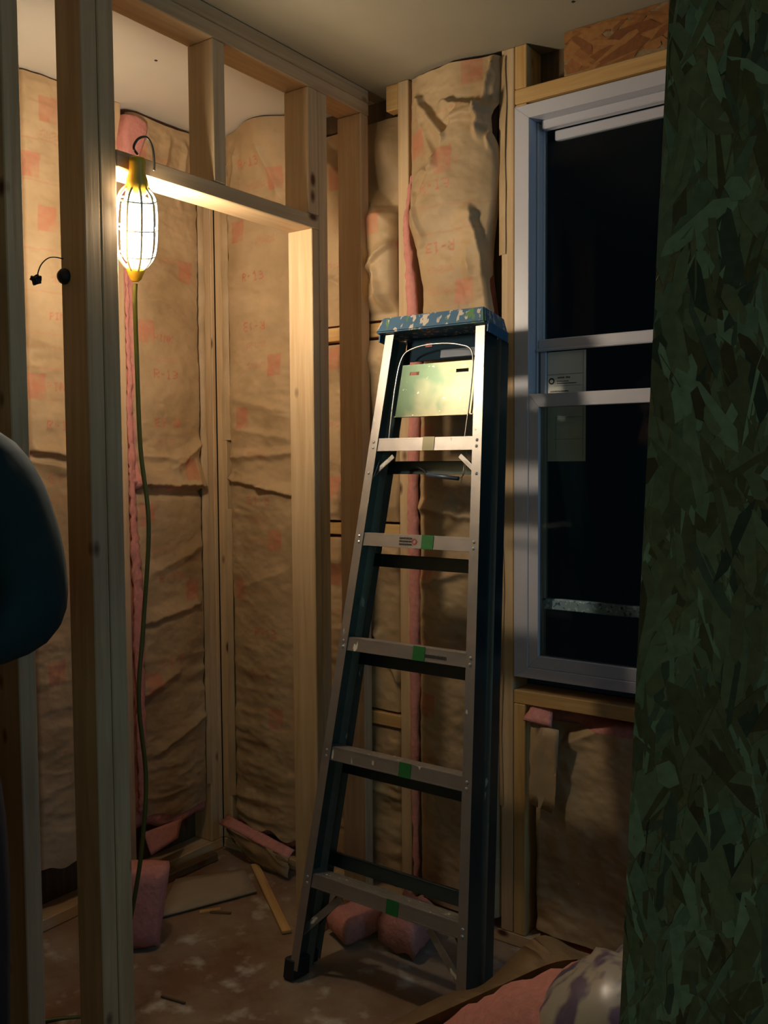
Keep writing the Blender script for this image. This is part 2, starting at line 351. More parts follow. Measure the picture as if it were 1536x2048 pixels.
def flakes(name, x0, x1, z0, z1, y, n, m, parent, vertical=True, big=1.0, seed=1):
    """n wood strands on the face y (facing -y): thin six-sided chips, each at its own angle and height"""
    rnd = random.Random(seed); V = []; F = []; T = []
    for i in range(n):
        cx = rnd.uniform(x0, x1); cz = rnd.uniform(z0, z1)
        ln = rnd.uniform(.03, .13)*big; wd = rnd.uniform(.006, .028)*big
        a = rnd.gauss(R(90) if vertical else 0, .42); t = rnd.random()
        hh = y-.0004-.0016*(i/n); tl = rnd.uniform(-.0006, .0006)
        pts = [(-.5, rnd.uniform(-.2, .3)), (-.3, -.5), (.32, rnd.uniform(-.5, -.35)), (.5, rnd.uniform(-.3, .3)), (.28, .5), (-.34, rnd.uniform(.3, .5))]
        b0 = len(V)
        for (px, py) in pts:
            u = px*ln; v = py*wd*(1+.2*rnd.random())
            X = cx+u*math.cos(a)-v*math.sin(a); Z = cz+u*math.sin(a)+v*math.cos(a)
            X = min(max(X, x0), x1); Z = min(max(Z, z0), z1)
            V.append((X, hh+tl*py*2, Z)); T.append(t)
        F.append(tuple(range(b0, b0+6)))
    me = bpy.data.meshes.new(name); me.from_pydata(V, [], F)
    at = me.attributes.new('tone', 'FLOAT', 'POINT'); at.data.foreach_set('value', T)
    o = mesh_obj(name, me, m, parent); o['kind'] = 'stuff'; return o
M_OSBHOT = osb_mat('header_strand_board', [(.20, .07, .02), (.33, .14, .04), (.37, .165, .05), (.27, .10, .028)])
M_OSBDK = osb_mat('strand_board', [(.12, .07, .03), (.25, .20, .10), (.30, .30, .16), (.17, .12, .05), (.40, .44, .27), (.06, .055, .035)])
M_OSBEDGE = simple('strand_board_edge', (.30, .20, .10), .9, noise=.4, scale=120, bump=.8)
# strand board piece in the window header
bm = bmesh.new(); add_box(bm, .635, 1.438, .004, .016, 2.386, H-g)
hb = from_bm('header_board', bm, M_OSBEDGE, wb)
flakes('strands', .635, 1.438, 2.386, H-.002, .0035, 150, M_OSBHOT, hb, vertical=False, big=1.5, seed=4)

# ------------------------------------------------------------------ window
wn = empty('window_1', (.494, 0, .78)); tag(wn, kind='structure')
WX0, WX1, WZ0, WZ1 = 0, .906, 0, 1.557
def part(name, parent, boxes, m, bev=.0025):
    bm = bmesh.new()
    for b_ in boxes: add_box(bm, *b_, bev)
    return from_bm(name, bm, m, parent)
def mitred(name, parent, x0, x1, z0, z1, wd, y0, y1, m, wt=None, wbm=None):
    """a frame of four mitred members"""
    wt = wt or wd; wbm = wbm or wd; o_ = [(x0, z0), (x1, z0), (x1, z1), (x0, z1)]; i_ = [(x0+wd, z0+wbm), (x1-wd, z0+wbm), (x1-wd, z1-wt), (x0+wd, z1-wt)]
    nm = ['bottom', 'right', 'top', 'left']; res = []
    for k in range(4):
        a, b_, c, d = o_[k], o_[(k+1) % 4], i_[(k+1) % 4], i_[k]
        bm = bmesh.new(); q = []
        for yy in (y0, y1): q.append([bm.verts.new((p[0], yy, p[1])) for p in (a, b_, c, d)])
        bm.faces.new(q[0]); bm.faces.new(q[1][::-1])
        for j in range(4): bm.faces.new((q[0][j], q[1][j], q[1][(j+1) % 4], q[0][(j+1) % 4]))
        bmesh.ops.recalc_face_normals(bm, faces=bm.faces)
        bmesh.ops.bevel(bm, geom=bm.edges[:], offset=.0012, segments=1, affect='EDGES')
        res.append(from_bm(name, bm, m, parent))
    return res
mitred('frame_member', wn, 0, WX1, 0, WZ1, .043, -.004, .085, M_VINYL, .036, .030)
# jamb liners and tracks, stepped
part('jamb_liner', wn, [(.043, .050, .040, .085, .03, 1.52), (.043, .056, .066, .085, .03, 1.52)], M_VINYL)
part('jamb_liner', wn, [(WX1-.050, WX1-.043, .040, .085, .03, 1.52)], M_VINYL)
part('head_track', wn, [(.062, WX1-.043, .034, .060, 1.497, 1.521)], M_VINYL)
part('head_track', wn, [(.086, WX1-.043, .064, .082, 1.470, 1.4965)], M_VINYL)
# back sash (lowered top rail at z 1.70)
bs = empty('back_sash', parent=wn)
part('rail', bs, [(.050, WX1-.05, .040, .062, .905, .934), (.046, WX1-.05, .034, .040, .900, .908)], M_VINYL)
part('stile', bs, [(.056, .074, .041, .060, .20, .900)], M_VINYL)
part('stile', bs, [(WX1-.075, WX1-.056, .041, .060, .20, .900)], M_VINYL)
M_FOIL = splat('silver_foil', (.50, .58, .66), [((.85, .88, .9), .58, 1.0), ((.12, .17, .26), .60, 4.0)], rough=.45, metal=.0, scale=90)
part('bottom_rail', bs, [(.066, WX1-.066, .036, .060, .190, .220)], M_FOIL)['label'] = 'silvery foil-covered bottom rail'
part('pane', bs, [(.074, WX1-.075, .049, .053, .218, .900)], M_GLASS, 0)
# front sash
fs = empty('front_sash', parent=wn)
mitred('sash_member', fs, .0432, WX1-.0432, .0305, .783, .030, -.002, .026, M_VINYL, .036, .034)
part('pane', fs, [(.073, WX1-.073, .010, .014, .064, .747)], M_GLASS, 0)
# upper pane
part('pane', wn, [(.056, WX1-.056, .072, .076, .85, 1.47)], M_GLASS, 0)
part('sill_ledge', wn, [(.0735, WX1-.0735, .026, .060, .031, .046)], M_VINYL)
# sticker on the back pane, 0.10 x 0.27 m
M_PAPER = simple('sticker_paper', (.80, .76, .66), .7, noise=.05)
M_INK = simple('printing_ink', (.05, .045, .04), .7)
st = empty('window_sticker', (.494+.0755, .0485, .78+.600)); tag(st, 'printed paper sticker on the glass behind the white meeting rail', 'sticker')
part('paper', st, [(0, .112, -.0006, 0, 0, .298)], M_PAPER, 0)
def textobj(name, txt, size, parent, loc, m, rot=(R(90), 0, 0), ext=.0003):
    cu = bpy.data.curves.new(name, 'FONT'); cu.body = txt; cu.size = size; cu.extrude = ext
    o = bpy.data.objects.new(name, cu); C.objects.link(o); o.parent = parent; o.location = loc; o.rotation_euler = rot
    cu.materials.append(m); return o
boxes = [(.0, .104, -.0011, -.0006, .236, .2368), (.104, .1046, -.0011, -.0006, .01, .296), (.02, .10, -.0011, -.0006, .205, .2056)]
part('ruled_line', st, boxes, M_INK, 0)
part('ruled_line', st, [(.02, .104, -.0011, -.0006, .12, .1206), (.025, .0256, -.0011, -.0006, .03, .12), (.02, .104, -.0011, -.0006, .06, .0606)], M_INK, 0)
bm = bmesh.new(); n_ = 16
ro = [bm.verts.new((.012+.009*math.cos(k*2*math.pi/n_), -.001, .219+.009*math.sin(k*2*math.pi/n_))) for k in range(n_)]
ri = [bm.verts.new((.012+.005*math.cos(k*2*math.pi/n_), -.001, .219+.005*math.sin(k*2*math.pi/n_))) for k in range(n_)]
for k in range(n_): bm.faces.new((ro[k], ro[(k+1) % n_], ri[(k+1) % n_], ri[k]))
from_bm('round_mark', bm, M_INK, st)
for z_, wds, sz in [(.228, [(.030, .050), (.054, .066)], .005), (.218, [(.028, .062)], .003), (.212, [(.028, .085)], .003), (.191, [(.008, .060)], .004), (.178, [(.006, .018), (.022, .034), (.040, .052), (.062, .078)], .007)]:
    for a, b_ in wds:
        bxs = []; x = a
        while x < b_: 
            w_ = random.uniform(.0012, .0028); bxs.append((x, x+w_, -.0011, -.0006, z_-sz/2, z_+sz/2*random.uniform(.4, 1))); x += w_+.0012
        part('print_line', st, bxs, M_INK, 0)

# ------------------------------------------------------------------ insulation batts
FONT = {'R': ["11110", "10001", "10001", "11110", "10100", "10010", "10001"], '-': ["00000", "00000", "00000", "01110", "00000", "00000", "00000"],
        '1': ["00100", "01100", "00100", "00100", "00100", "00100", "01110"], '3': ["11110", "00001", "00001", "01110", "00001", "00001", "11110"],
        'P': ["11110", "10001", "10001", "11110", "10000", "10000", "10000"], 'I': ["01110", "00100", "00100", "00100", "00100", "00100", "01110"],
        'N': ["10001", "11001", "10101", "10101", "10011", "10001", "10001"], 'K': ["10001", "10010", "10100", "11000", "10100", "10010", "10001"]}
def print_mask(U, Z, prints):
    Mk = np.zeros_like(U)
    for p in prints:
        kind, cu, cz = p[0], p[1], p[2]; flip = -1 if len(p) > 3 and p[3] else 1
        du = (U-cu)*flip; dz = (Z-cz)*flip
        if kind == 'sq':
            w_, h_ = .029, .036
            m_ = (np.abs(du) < w_) & (np.abs(dz) < h_); val = .8
            cut = (du > .005) & (dz < -.018) & (np.abs(du+dz*.3) < .03)
            Mk = np.maximum(Mk, np.where(m_, np.where(cut, .35, .62), 0))
        elif kind == 'small':
            m_ = (np.abs(du) < .045) & (np.abs(dz) < .011) & (np.sin(du*900)+np.sin(dz*800+du*200) > .2)
            Mk = np.maximum(Mk, np.where(m_, .42, 0))
        elif kind == 'line':
            m_ = (np.abs(dz) < .0022); Mk = np.maximum(Mk, np.where(m_, .30, 0))
        else:
            px = p[4] if len(p) > 4 else .0042; n = len(kind)
            W = n*6*px
            col = np.floor((du+W/2)/px).astype(int); row = np.floor((3.5*px-dz)/px).astype(int)
            ok = (col >= 0) & (col < n*6) & (row >= 0) & (row < 7)
            out = np.zeros_like(U)
            for ci, ch in enumerate(kind):
                bmp = np.zeros((7, 6)); 
                for r_, line in enumerate(FONT[ch]):
                    for c_, d_ in enumerate(line): bmp[r_, c_] = int(d_)
                sel = ok & (col//6 == ci)
                out[sel] = bmp[row[sel], col[sel] % 6]
            Mk = np.maximum(Mk, out*1.0)
    return Mk
def grid_mesh(name, X, Y, Z, m, parent, attr=None, smooth=True):
    n0, n1 = X.shape; co = np.stack([X, Y, Z], -1).reshape(-1, 3)
    idx = np.arange(n0*n1).reshape(n0, n1)
    q = np.stack([idx[:-1, :-1], idx[1:, :-1], idx[1:, 1:], idx[:-1, 1:]], -1).reshape(-1, 4)
    me = bpy.data.meshes.new(name); me.vertices.add(len(co)); me.vertices.foreach_set('co', co.ravel().astype(np.float32))
    me.loops.add(q.size); me.loops.foreach_set('vertex_index', q.ravel().astype(np.int32))
    me.polygons.add(len(q)); me.polygons.foreach_set('loop_start', np.arange(0, q.size, 4, dtype=np.int32))
    me.polygons.foreach_set('use_smooth', np.full(len(q), smooth)); me.update(calc_edges=True)
    if attr is not None:
        at = me.attributes.new('print', 'FLOAT', 'POINT'); at.data.foreach_set('value', attr.ravel().astype(np.float32))
    me.validate()
    return mesh_obj(name, me, m, parent)
def place(plane, U, Z, h):
    if plane == 'L': return (-L+h, U, Z)
    return (U, -h, Z)
def edgef(x, t=.012):
    return np.clip(x/t, 0, 1)**.5
def batt(label, plane, ul, ur, zb, zt, hf, prints=(), res=.0045, pink=(0, 0, 0, 0), group='pink insulation batts between the studs', back=-.08):
    """ul, ur: kraft side edges as functions of z; zb, zt: ends as functions of t (0..1 across); hf: height over the stud faces"""
    root = empty('insulation_batt', (0, 0, 0)); tag(root, label, 'insulation', group)
    wmax = .36; nu = int(wmax/res); z0, z1 = float(np.min(zb(np.array([0., .5, 1.])))), float(np.max(zt(np.array([0., .5, 1.]))))
    nz = int((z1-z0)/res)
    t = np.linspace(0, 1, nu)[:, None]*np.ones((1, nz)); s = np.ones((nu, 1))*np.linspace(0, 1, nz)[None]
    Z = zb(t)+(zt(t)-zb(t))*s
    U = ul(Z)+(ur(Z)-ul(Z))*t
    U = U+.003*fbm(Z*9, U*3, 77)*(1-np.abs(2*t-1))
    h = hf(U, Z, t)
    wd = ur(Z)-ul(Z)
    e = np.minimum(edgef(t*wd), edgef((1-t)*wd)); h = h*1-.022*(1-e)
    X, Y, ZZ = place(plane, U, Z, h)
    grid_mesh('kraft_facing', X*np.ones_like(U), Y*np.ones_like(U), ZZ, M_KRAFT, root, print_mask(U, Z, prints))
    # fiberglass body: a closed slab behind the paper
    pl, pr, pb_, pt_ = pink; nu2, nz2 = 40, int((z1-z0)/.014)
    t = np.linspace(0, 1, nu2)[:, None]*np.ones((1, nz2)); s = np.ones((nu2, 1))*np.linspace(0, 1, nz2)[None]
    Z = zb(t)-pb_+(zt(t)-zb(t)+pt_+pb_)*s; Z = Z+.006*fbm(t*9, Z*0+s*3, 5)*((s < .02) | (s > .98))
    U = ul(Z)-pl+(ur(Z)-ul(Z)+pl+pr)*t
    tt = np.clip((U-ul(Z))/(ur(Z)-ul(Z)), 0, 1)
    h = hf(U, Z, tt)-.007+.004*fbm(U*40, Z*40, 31)-.02*(1-np.minimum(edgef(t*.36, .01), edgef((1-t)*.36, .01)))-.01*((s < .001) | (s > .999))
    # rings: front then back sides
    def padz(A, f0, f1): return np.concatenate([f0, A, f1], 0)
    hb_ = np.full((1, nz2), back)
    U3 = padz(U, U[:1], U[-1:]); Z3 = padz(Z, Z[:1], Z[-1:]); h3 = padz(h, hb_, hb_)
    # ends
    U3 = np.concatenate([U3[:, :1], U3, U3[:, -1:]], 1); Z3 = np.concatenate([Z3[:, :1], Z3, Z3[:, -1:]], 1)
    h3 = np.concatenate([np.full((nu2+2, 1), back), h3, np.full((nu2+2, 1), back)], 1)
    X, Y, ZZ = place(plane, U3, Z3, h3)
    grid_mesh('fiberglass', X*np.ones_like(U3), Y*np.ones_like(U3), ZZ, M_PINK, root)
    return root
def fold(U, Z, p, q, wa, wb_, amp):
    """a sharp-crested fold from p to q; wa / wb_ are its run-outs on either side"""
    d = np.array(q)-np.array(p); ln = np.hypot(*d); d = d/ln
    al = (U-p[0])*d[0]+(Z-p[1])*d[1]; sd = (U-p[0])*(-d[1])+(Z-p[1])*d[0]
    wv = sd+.004*vnoise(al*60, al*0, 3)
    f = np.where(wv > 0, np.clip(1-wv/wa, 0, 1), np.clip(1+wv/wb_, 0, 1))**1.3
    ends = np.clip((al+.02)/.03, 0, 1)*np.clip((ln+.02-al)/.03, 0, 1)
    return amp*f*ends
def ridged(x, y, seed): return 1-np.abs(fbm(x, y, seed, 3))*2.2
def base(U, Z, t, seed, bulge=.012, amp=.008, wr=.005):
    wr = wr*1.5
    b = bulge*(1-np.abs(2*t-1)**2.5)
    wav = amp*fbm(U*7, Z*5, seed, 3)
    # horizontal compression wrinkles, patchy
    patch = np.clip(fbm(U*4, Z*3, seed+40, 2)+.35, 0, 1)
    wr_ = wr*ridged(U*5+Z*3*np.sin(seed), Z*16, seed+11)*patch
    sm = .003*fbm(U*30+Z*8, Z*45, seed+71, 3)
    return b+wav+wr_+sm-.012
def const(v): return lambda z: v+0*z
P13 = 'R-13'
# --- left wall bays
hL2 = lambda U, Z, t: base(U, Z, t, 101, .012, .006, .004)+fold(U, Z, (-.80, 1.43), (-.42, 1.385), .05, .012, .024)+fold(U, Z, (-.80, 1.40), (-.40, 1.34), .012, .03, .016)
batt('kraft-faced batt on closet left wall seen between the two foreground studs', 'L', const(-.729), const(-.428),
     lambda t: .178-.02*t+.006*np.sin(t*20), lambda t: 2.492+0*t, hL2,
     [('sq', -.705, 2.235), ('sq', -.645, 2.40), ('small', -.63, 2.33), ('sq', -.655, 2.088), ('small', -.62, 2.08), ('PINK', -.62, 1.813, 0, .003), ('sq', -.70, 1.608),
      ('PINK', -.625, 1.609, 0, .0036), (P13, -.625, 1.495), (P13, -.625, 1.337, 1), ('small', -.64, 1.276), ('sq', -.70, 1.15), ('sq', -.66, .761), ('small', -.6, 1.92), (P13, -.6, 1.0)]
     + [('line', 0, z) for z in (2.31, 2.19, 2.0, 1.88, 1.76, 1.72, 1.66, 1.57)], group='kraft-faced batts on the closet left wall')
hL1 = lambda U, Z, t: (base(U, Z, t, 202, .014, .009, .007)
    + fold(U, Z, (-.385, 1.315), (-.06, 1.30), .10, .008, .034) + fold(U, Z, (-.20, 1.37), (-.06, 1.45), .04, .03, .016)
    + fold(U, Z, (-.385, 1.405), (-.16, 1.40), .03, .02, .014) + fold(U, Z, (-.33, .86), (-.10, .90), .05, .02, .016)
    + fold(U, Z, (-.36, .62), (-.2, .68), .04, .03, .014) + fold(U, Z, (-.3, .42), (-.08, .50), .04, .02, .014)
    - .014*np.exp(-((Z-1.28)/.012)**2) + fold(U, Z, (-.24, 2.28), (-.20, 2.44), .03, .02, .012) + fold(U, Z, (-.16, 2.25), (-.13, 2.44), .02, .03, .012)
    + fold(U, Z, (-.30, 1.02), (-.07, 1.10), .04, .03, .010))
batt('creased kraft-faced batt on closet left wall behind the green cord', 'L', lambda z: -.345+.018*fbm(z*5, z*0, 9)-.012*(z < 1.3), const(-.061),
     lambda t: .215-.035*t+.01*np.sin(t*9), lambda t: 2.492-.012*np.sin(t*3.1), hL1,
     [('sq', -.315, 2.36), ('small', -.25, 2.36), ('sq', -.132, 2.02), ('small', -.2, 2.05), ('sq', -.305, 1.807), ('PINK', -.235, 1.79, 0, .0036), ('small', -.226, 1.72), (P13, -.226, 1.674),
      (P13, -.227, 1.515, 1), ('small', -.24, 1.453), ('sq', -.13, 1.36), ('sq', -.312, 1.214), ('small', -.25, 1.096), ('sq', -.30, .654), ('small', -.2, 1.0), (P13, -.22, 1.0), ('sq', -.13, .95), (P13, -.22, .72, 1)],
     pink=(.038, 0, .035, -.012), group='kraft-faced batts on the closet left wall')
hL3 = lambda U, Z, t: base(U, Z, t, 303)
batt('kraft-faced batt on closet left wall at the far left behind the first stud', 'L', const(-1.136), const(-.775), lambda t: .17+0*t, lambda t: 2.492+0*t, hL3, res=.009, group='kraft-faced batts on the closet left wall')
# --- back wall bays
def hB1(U, Z, t):
    top = .06*np.clip((Z-2.30)/.2, 0, 1)**1.5*np.exp(-((U+.42)/.10)**2)
    return (base(U, Z, t, 404, .016, .009, .006)+top + fold(U, Z, (-.62, 1.325), (-.44, 1.30), .03, .012, .022) + fold(U, Z, (-.46, 1.30), (-.31, 1.27), .04, .010, .022)
        + fold(U, Z, (-.60, 1.40), (-.32, 1.41), .03, .02, .012) + fold(U, Z, (-.60, 1.50), (-.34, 1.46), .02, .03, .008) + fold(U, Z, (-.36, 2.25), (-.44, 2.42), .03, .02, .012)
        + fold(U, Z, (-.60, 2.2), (-.56, 2.42), .02, .03, .010) + fold(U, Z, (-.58, 1.60), (-.34, 1.55), .02, .04, .008) + fold(U, Z, (-.56, .95), (-.36, 1.02), .03, .04, .008))
batt('kraft-faced batt in the closet corner, framed by the door opening', 'B', const(-.624), const(-.304), lambda t: .105+.0*t+.012*np.sin(t*14), lambda t: 2.493+0*t, hB1,
     [(P13, -.49, 2.379), ('sq', -.381, 2.308), ('small', -.46, 2.30), ('sq', -.555, 2.163), ('small', -.43, 2.12), (P13, -.486, 2.006), (P13, -.487, 1.839, 1), ('small', -.479, 1.777), ('sq', -.398, 1.705), ('small', -.48, 1.708),
      ('sq', -.545, 1.534), ('small', -.475, 1.409), (P13, -.478, 1.253, 1), ('small', -.491, 1.186), ('sq', -.407, 1.118), ('small', -.48, 1.115), ('sq', -.569, .945), ('small', -.49, .94), ('small', -.486, .806), (P13, -.45, .80), ('sq', -.406, .512), (P13, -.48, .65, 1)],
     pink=(0, 0, .02, 0))
def hB2(U, Z, t):
    lobe = .05*np.exp(-((U-.06)/.07)**2)*np.clip((2.16-Z)/.04, 0, 1)*np.clip((Z-1.83)/.05, 0, 1)
    lob2 = .045*np.exp(-((U-.05)/.05)**2-((Z-2.33)/.07)**2)
    rec = -.045*np.clip((Z-2.13+.9*(U-.04))/.05, 0, 1)*(Z > 2.0)
    squeeze = .022*np.exp(-((Z-1.70)/.05)**2)+.02*np.exp(-((Z-1.25)/.05)**2)+.02*np.exp(-((Z-1.08)/.05)**2)
    return (base(U, Z, t, 505, .010, .014, .008)+lobe+lob2+rec*.9 - .006+squeeze
        + fold(U, Z, (.00, 1.965), (.10, 2.03), .03, .012, .022) + fold(U, Z, (.03, 1.96), (.06, 1.85), .02, .02, .018)
        + fold(U, Z, (.0, .85), (.10, .70), .03, .02, .02) + fold(U, Z, (-.24, 1.99), (-.1, 1.93), .02, .04, .014))
def splitbatt(lbl, z0, z1, sd, **k):
    batt(lbl, 'B', const(-.258), const(.101), lambda t: z0+0*t, lambda t: z1+0*t, hB2, **k)
splitbatt('crumpled kraft batt at the corner post, above the highest wood block', 1.812, 2.42, 1, prints=[('sq', -.138, 2.268), ('sq', .03, 2.1), ('small', -.15, 2.0)], group='crumpled batt pieces at the corner post')
splitbatt('kraft batt piece between the highest and middle wood blocks by corner post', 1.198, 1.752, 2, prints=[('sq', -.14, 1.71), ('small', -.15, 1.5), ('sq', -.15, 1.3)], group='crumpled batt pieces at the corner post')
splitbatt('kraft batt piece between the middle and lowest wood blocks by corner post', .61, 1.142, 3, prints=[('sq', -.15, 1.02), ('small', -.15, .9)], group='crumpled batt pieces at the corner post')
splitbatt('kraft batt piece below the lowest wood block behind the ladder', .10, .552, 4, group='crumpled batt pieces at the corner post')
def hB3(U, Z, t):
    h = base(U, Z, t, 606, .030, .006, .003)+.018
    # right flap overlaps the left: raised region right of the line (.336,2.353)-(.183,2.10)
    d = (U-.183)*(2.353-2.10)-(Z-2.10)*(.336-.183); d = d/math.hypot(.153, .253)
    h = h+.026*np.clip((d+.002)/.006, 0, 1)*np.clip((2.37-Z)/.03, 0, 1)*np.clip((Z-2.0)/.08, 0, 1)*np.clip(1-(d-.06)/.14, 0, 1)
    h = h+fold(U, Z, (.195, 2.42), (.30, 2.29), .016, .045, .030)+fold(U, Z, (.20, 2.37), (.27, 2.22), .02, .03, .015)
    h = h+fold(U, Z, (.29, 2.385), (.42, 2.345), .012, .045, .032)+fold(U, Z, (.30, 2.335), (.42, 2.325), .02, .012, .014)
    h = h+fold(U, Z, (.40, 2.28), (.435, 2.47), .016, .02, .030)+fold(U, Z, (.425, 2.25), (.445, 2.45), .01, .015, .014)
    h = h+fold(U, Z, (.20, 2.21), (.27, 2.205), .02, .012, .012)+fold(U, Z, (.17, 2.16), (.215, 2.02), .02, .03, .016)
    h = h+fold(U, Z, (.375, 2.08), (.455, 1.74), .012, .07, .028)+fold(U, Z, (.36, 1.98), (.37, 1.9), .03, .02, .008)
    h = h+fold(U, Z, (.20, 1.97), (.19, 2.05), .02, .02, .01)+fold(U, Z, (.16, 1.25), (.4, 1.22), .03, .02, .014)+fold(U, Z, (.2, 1.02), (.4, 1.08), .04, .02, .012)
    return h
batt('wide kraft-faced batt with diagonal folds above the ladder, left of window', 'B',
     lambda z: .152+.040*np.clip((2.10-z)/.22, 0, 1)-.016*np.clip((1.7-z)/.3, 0, 1), lambda z: .449-.030*np.exp(-((z-1.95)/.17)**2)-.02*np.exp(-((z-2.3)/.05)**2), lambda t: .07+0*t, lambda t: 2.490-.005*np.abs(np.sin(t*6)), hB3,
     [('sq', .375, 2.455), ('sq', .196, 2.293), ('sq', .300, 2.222), ('small', .31, 2.218), (P13, .273, 2.157), (P13, .270, 1.991, 1), ('small', .272, 1.927), ('small', .272, 1.867), ('sq', .355, 1.858),
      ('sq', .215, 1.07), ('small', .3, 1.06), ('sq', .22, 1.45), ('small', .3, 1.3), ('sq', .22, .66), ('line', 0, 2.36), ('line', 0, 2.10), ('line', 0, 2.03)], pink=(0, -.035, 0, 0), back=-.08)
def hB4(U, Z, t):
    return base(U, Z, t, 707, .012, .018, .012)-.01-.05*np.clip((Z-.60-.5*np.abs(U-.62))/.03, 0, 1)
batt('dark crumpled kraft batt beneath the window sill', 'B', const(.545), const(.90), lambda t: .06+0*t, lambda t: .655-.0*t, hB4, pink=(0, 0, 0, .03))
# pink fiberglass bulging out over the stud beside the ladder
def strand(name, pts, radii, m, parent=None, flat=.5, n=14, seed=1, sub=5, nz=.006, axis=1):
    P = spline(pts, sub); rr = np.interp(np.linspace(0, 1, len(P)), np.linspace(0, 1, len(radii)), radii)
    bm = bmesh.new(); tube(bm, P, 0, n, radii=list(rr))
    c0 = sum(P, Vector())/len(P)
    for v in bm.verts:
        i = min(range(len(P)), key=lambda k: (P[k]-v.co).length)
        v.co[axis] = P[i][axis]+(v.co[axis]-P[i][axis])*flat
        q = v.co*70; nn = float(fbm(np.array([q.x+q.y]), np.array([q.z]), seed)[0]); v.co += (v.co-P[i]).normalized()*nn*nz
    return from_bm(name, bm, m, parent, smooth=True)
b3 = [o for o in bpy.data.objects if o.get('label', '').startswith('wide kraft')][0]
strand('fiberglass', [(.152, .004, 2.22), (.140, -.002, 2.12), (.137, -.005, 2.06), (.148, -.006, 1.98), (.160, -.008, 1.85), (.172, -.010, 1.6), (.160, -.010, 1.3), (.166, -.01, 1.0), (.162, -.006, .5), (.162, -.004, .1)],
       [.004, .008, .011, .015, .019, .021, .018, .020, .014, .010], M_PINK, b3, flat=.7, sub=14)['label'] = 'pink fiberglass bulging over the stud edge'
b1 = [o for o in bpy.data.objects if o.get('label', '').startswith('creased kraft')][0]
strand('fiberglass', [(-L+.002, -.380, 1.98), (-L+.002, -.378, 1.75), (-L+.003, -.376, 1.45), (-L+.005, -.374, 1.2), (-L+.008, -.366, .95), (-L+.008, -.366, .6), (-L+.008, -.364, .25)],
       [.006, .008, .010, .012, .020, .018, .014], M_PINK, b1, flat=.6, sub=20, axis=0, nz=.009)['label'] = 'ragged pink fiberglass edge beside the cord'
# torn corner of pink at the top of that batt
bm = bmesh.new()
vs = [(-L+.02, -.385, 2.462), (-L+.02, -.30, 2.458), (-L+.028, -.315, 2.40), (-L+.026, -.345, 2.33), (-L+.022, -.385, 2.28), (-L+.034, -.36, 2.39), (-L+.03, -.335, 2.44)]
V = [bm.verts.new(v) for v in vs]
for f in [(0, 6, 1), (1, 6, 2), (2, 6, 5), (2, 5, 3), (3, 5, 4), (4, 5, 0), (0, 5, 6)]: bm.faces.new([V[i] for i in f])
bk = [bm.verts.new((-L-.01, v[1], v[2])) for v in vs[:5]]
for i in range(5): bm.faces.new((V[i], V[(i+1) % 5], bk[(i+1) % 5], bk[i]))
bm.faces.new(bk[::-1]); bmesh.ops.recalc_face_normals(bm, faces=bm.faces)
bmesh.ops.subdivide_edges(bm, edges=bm.edges[:], cuts=3, use_grid_fill=True, smooth=.3)
from_bm('exposed_fiberglass', bm, M_PINK, b1, smooth=True)
def flange(parent, plane, u0, w_, sgn, z0, z1, seed, lift=.002):
    """stapling tab of kraft paper lying on the stud face, its free edge wavy"""
    n = int((z1-z0)/.01); z = np.linspace(z0, z1, n)[None]*np.ones((5, 1)); t = np.linspace(0, 1, 5)[:, None]*np.ones((1, n))
    wv = w_*(.55+.6*(fbm(z*3.1, z*0+seed, seed, 3)+.3)); wv = np.clip(wv, .001, w_*1.3)
    U = u0+sgn*(t*wv-.008*(1-t)); h = lift+.004*np.abs(fbm(z*7, t*1.5, seed+5, 3))*t-.010*(1-t)**2
    X, Y, Z = place(plane, U, z, h); grid_mesh('kraft_flange', X*np.ones_like(U), Y*np.ones_like(U), Z, M_KRAFT, parent, np.zeros_like(U))
bB1_ = [o for o in bpy.data.objects if o.get('label', '').startswith('kraft-faced batt in the closet corner')][0]
flange(b1, 'L', -.060, .014, 1, .25, 2.44, 901); flange(bB1_, 'B', -.624, .030, -1, 1.46, 2.40, 911); flange(bB1_, 'B', -.624, .018, -1, .2, 1.22, 915)
flange(b3, 'B', .449, .022, 1, 1.95, 2.48, 921, .003); flange(b3, 'B', .449, .014, 1, .4, 1.75, 925)
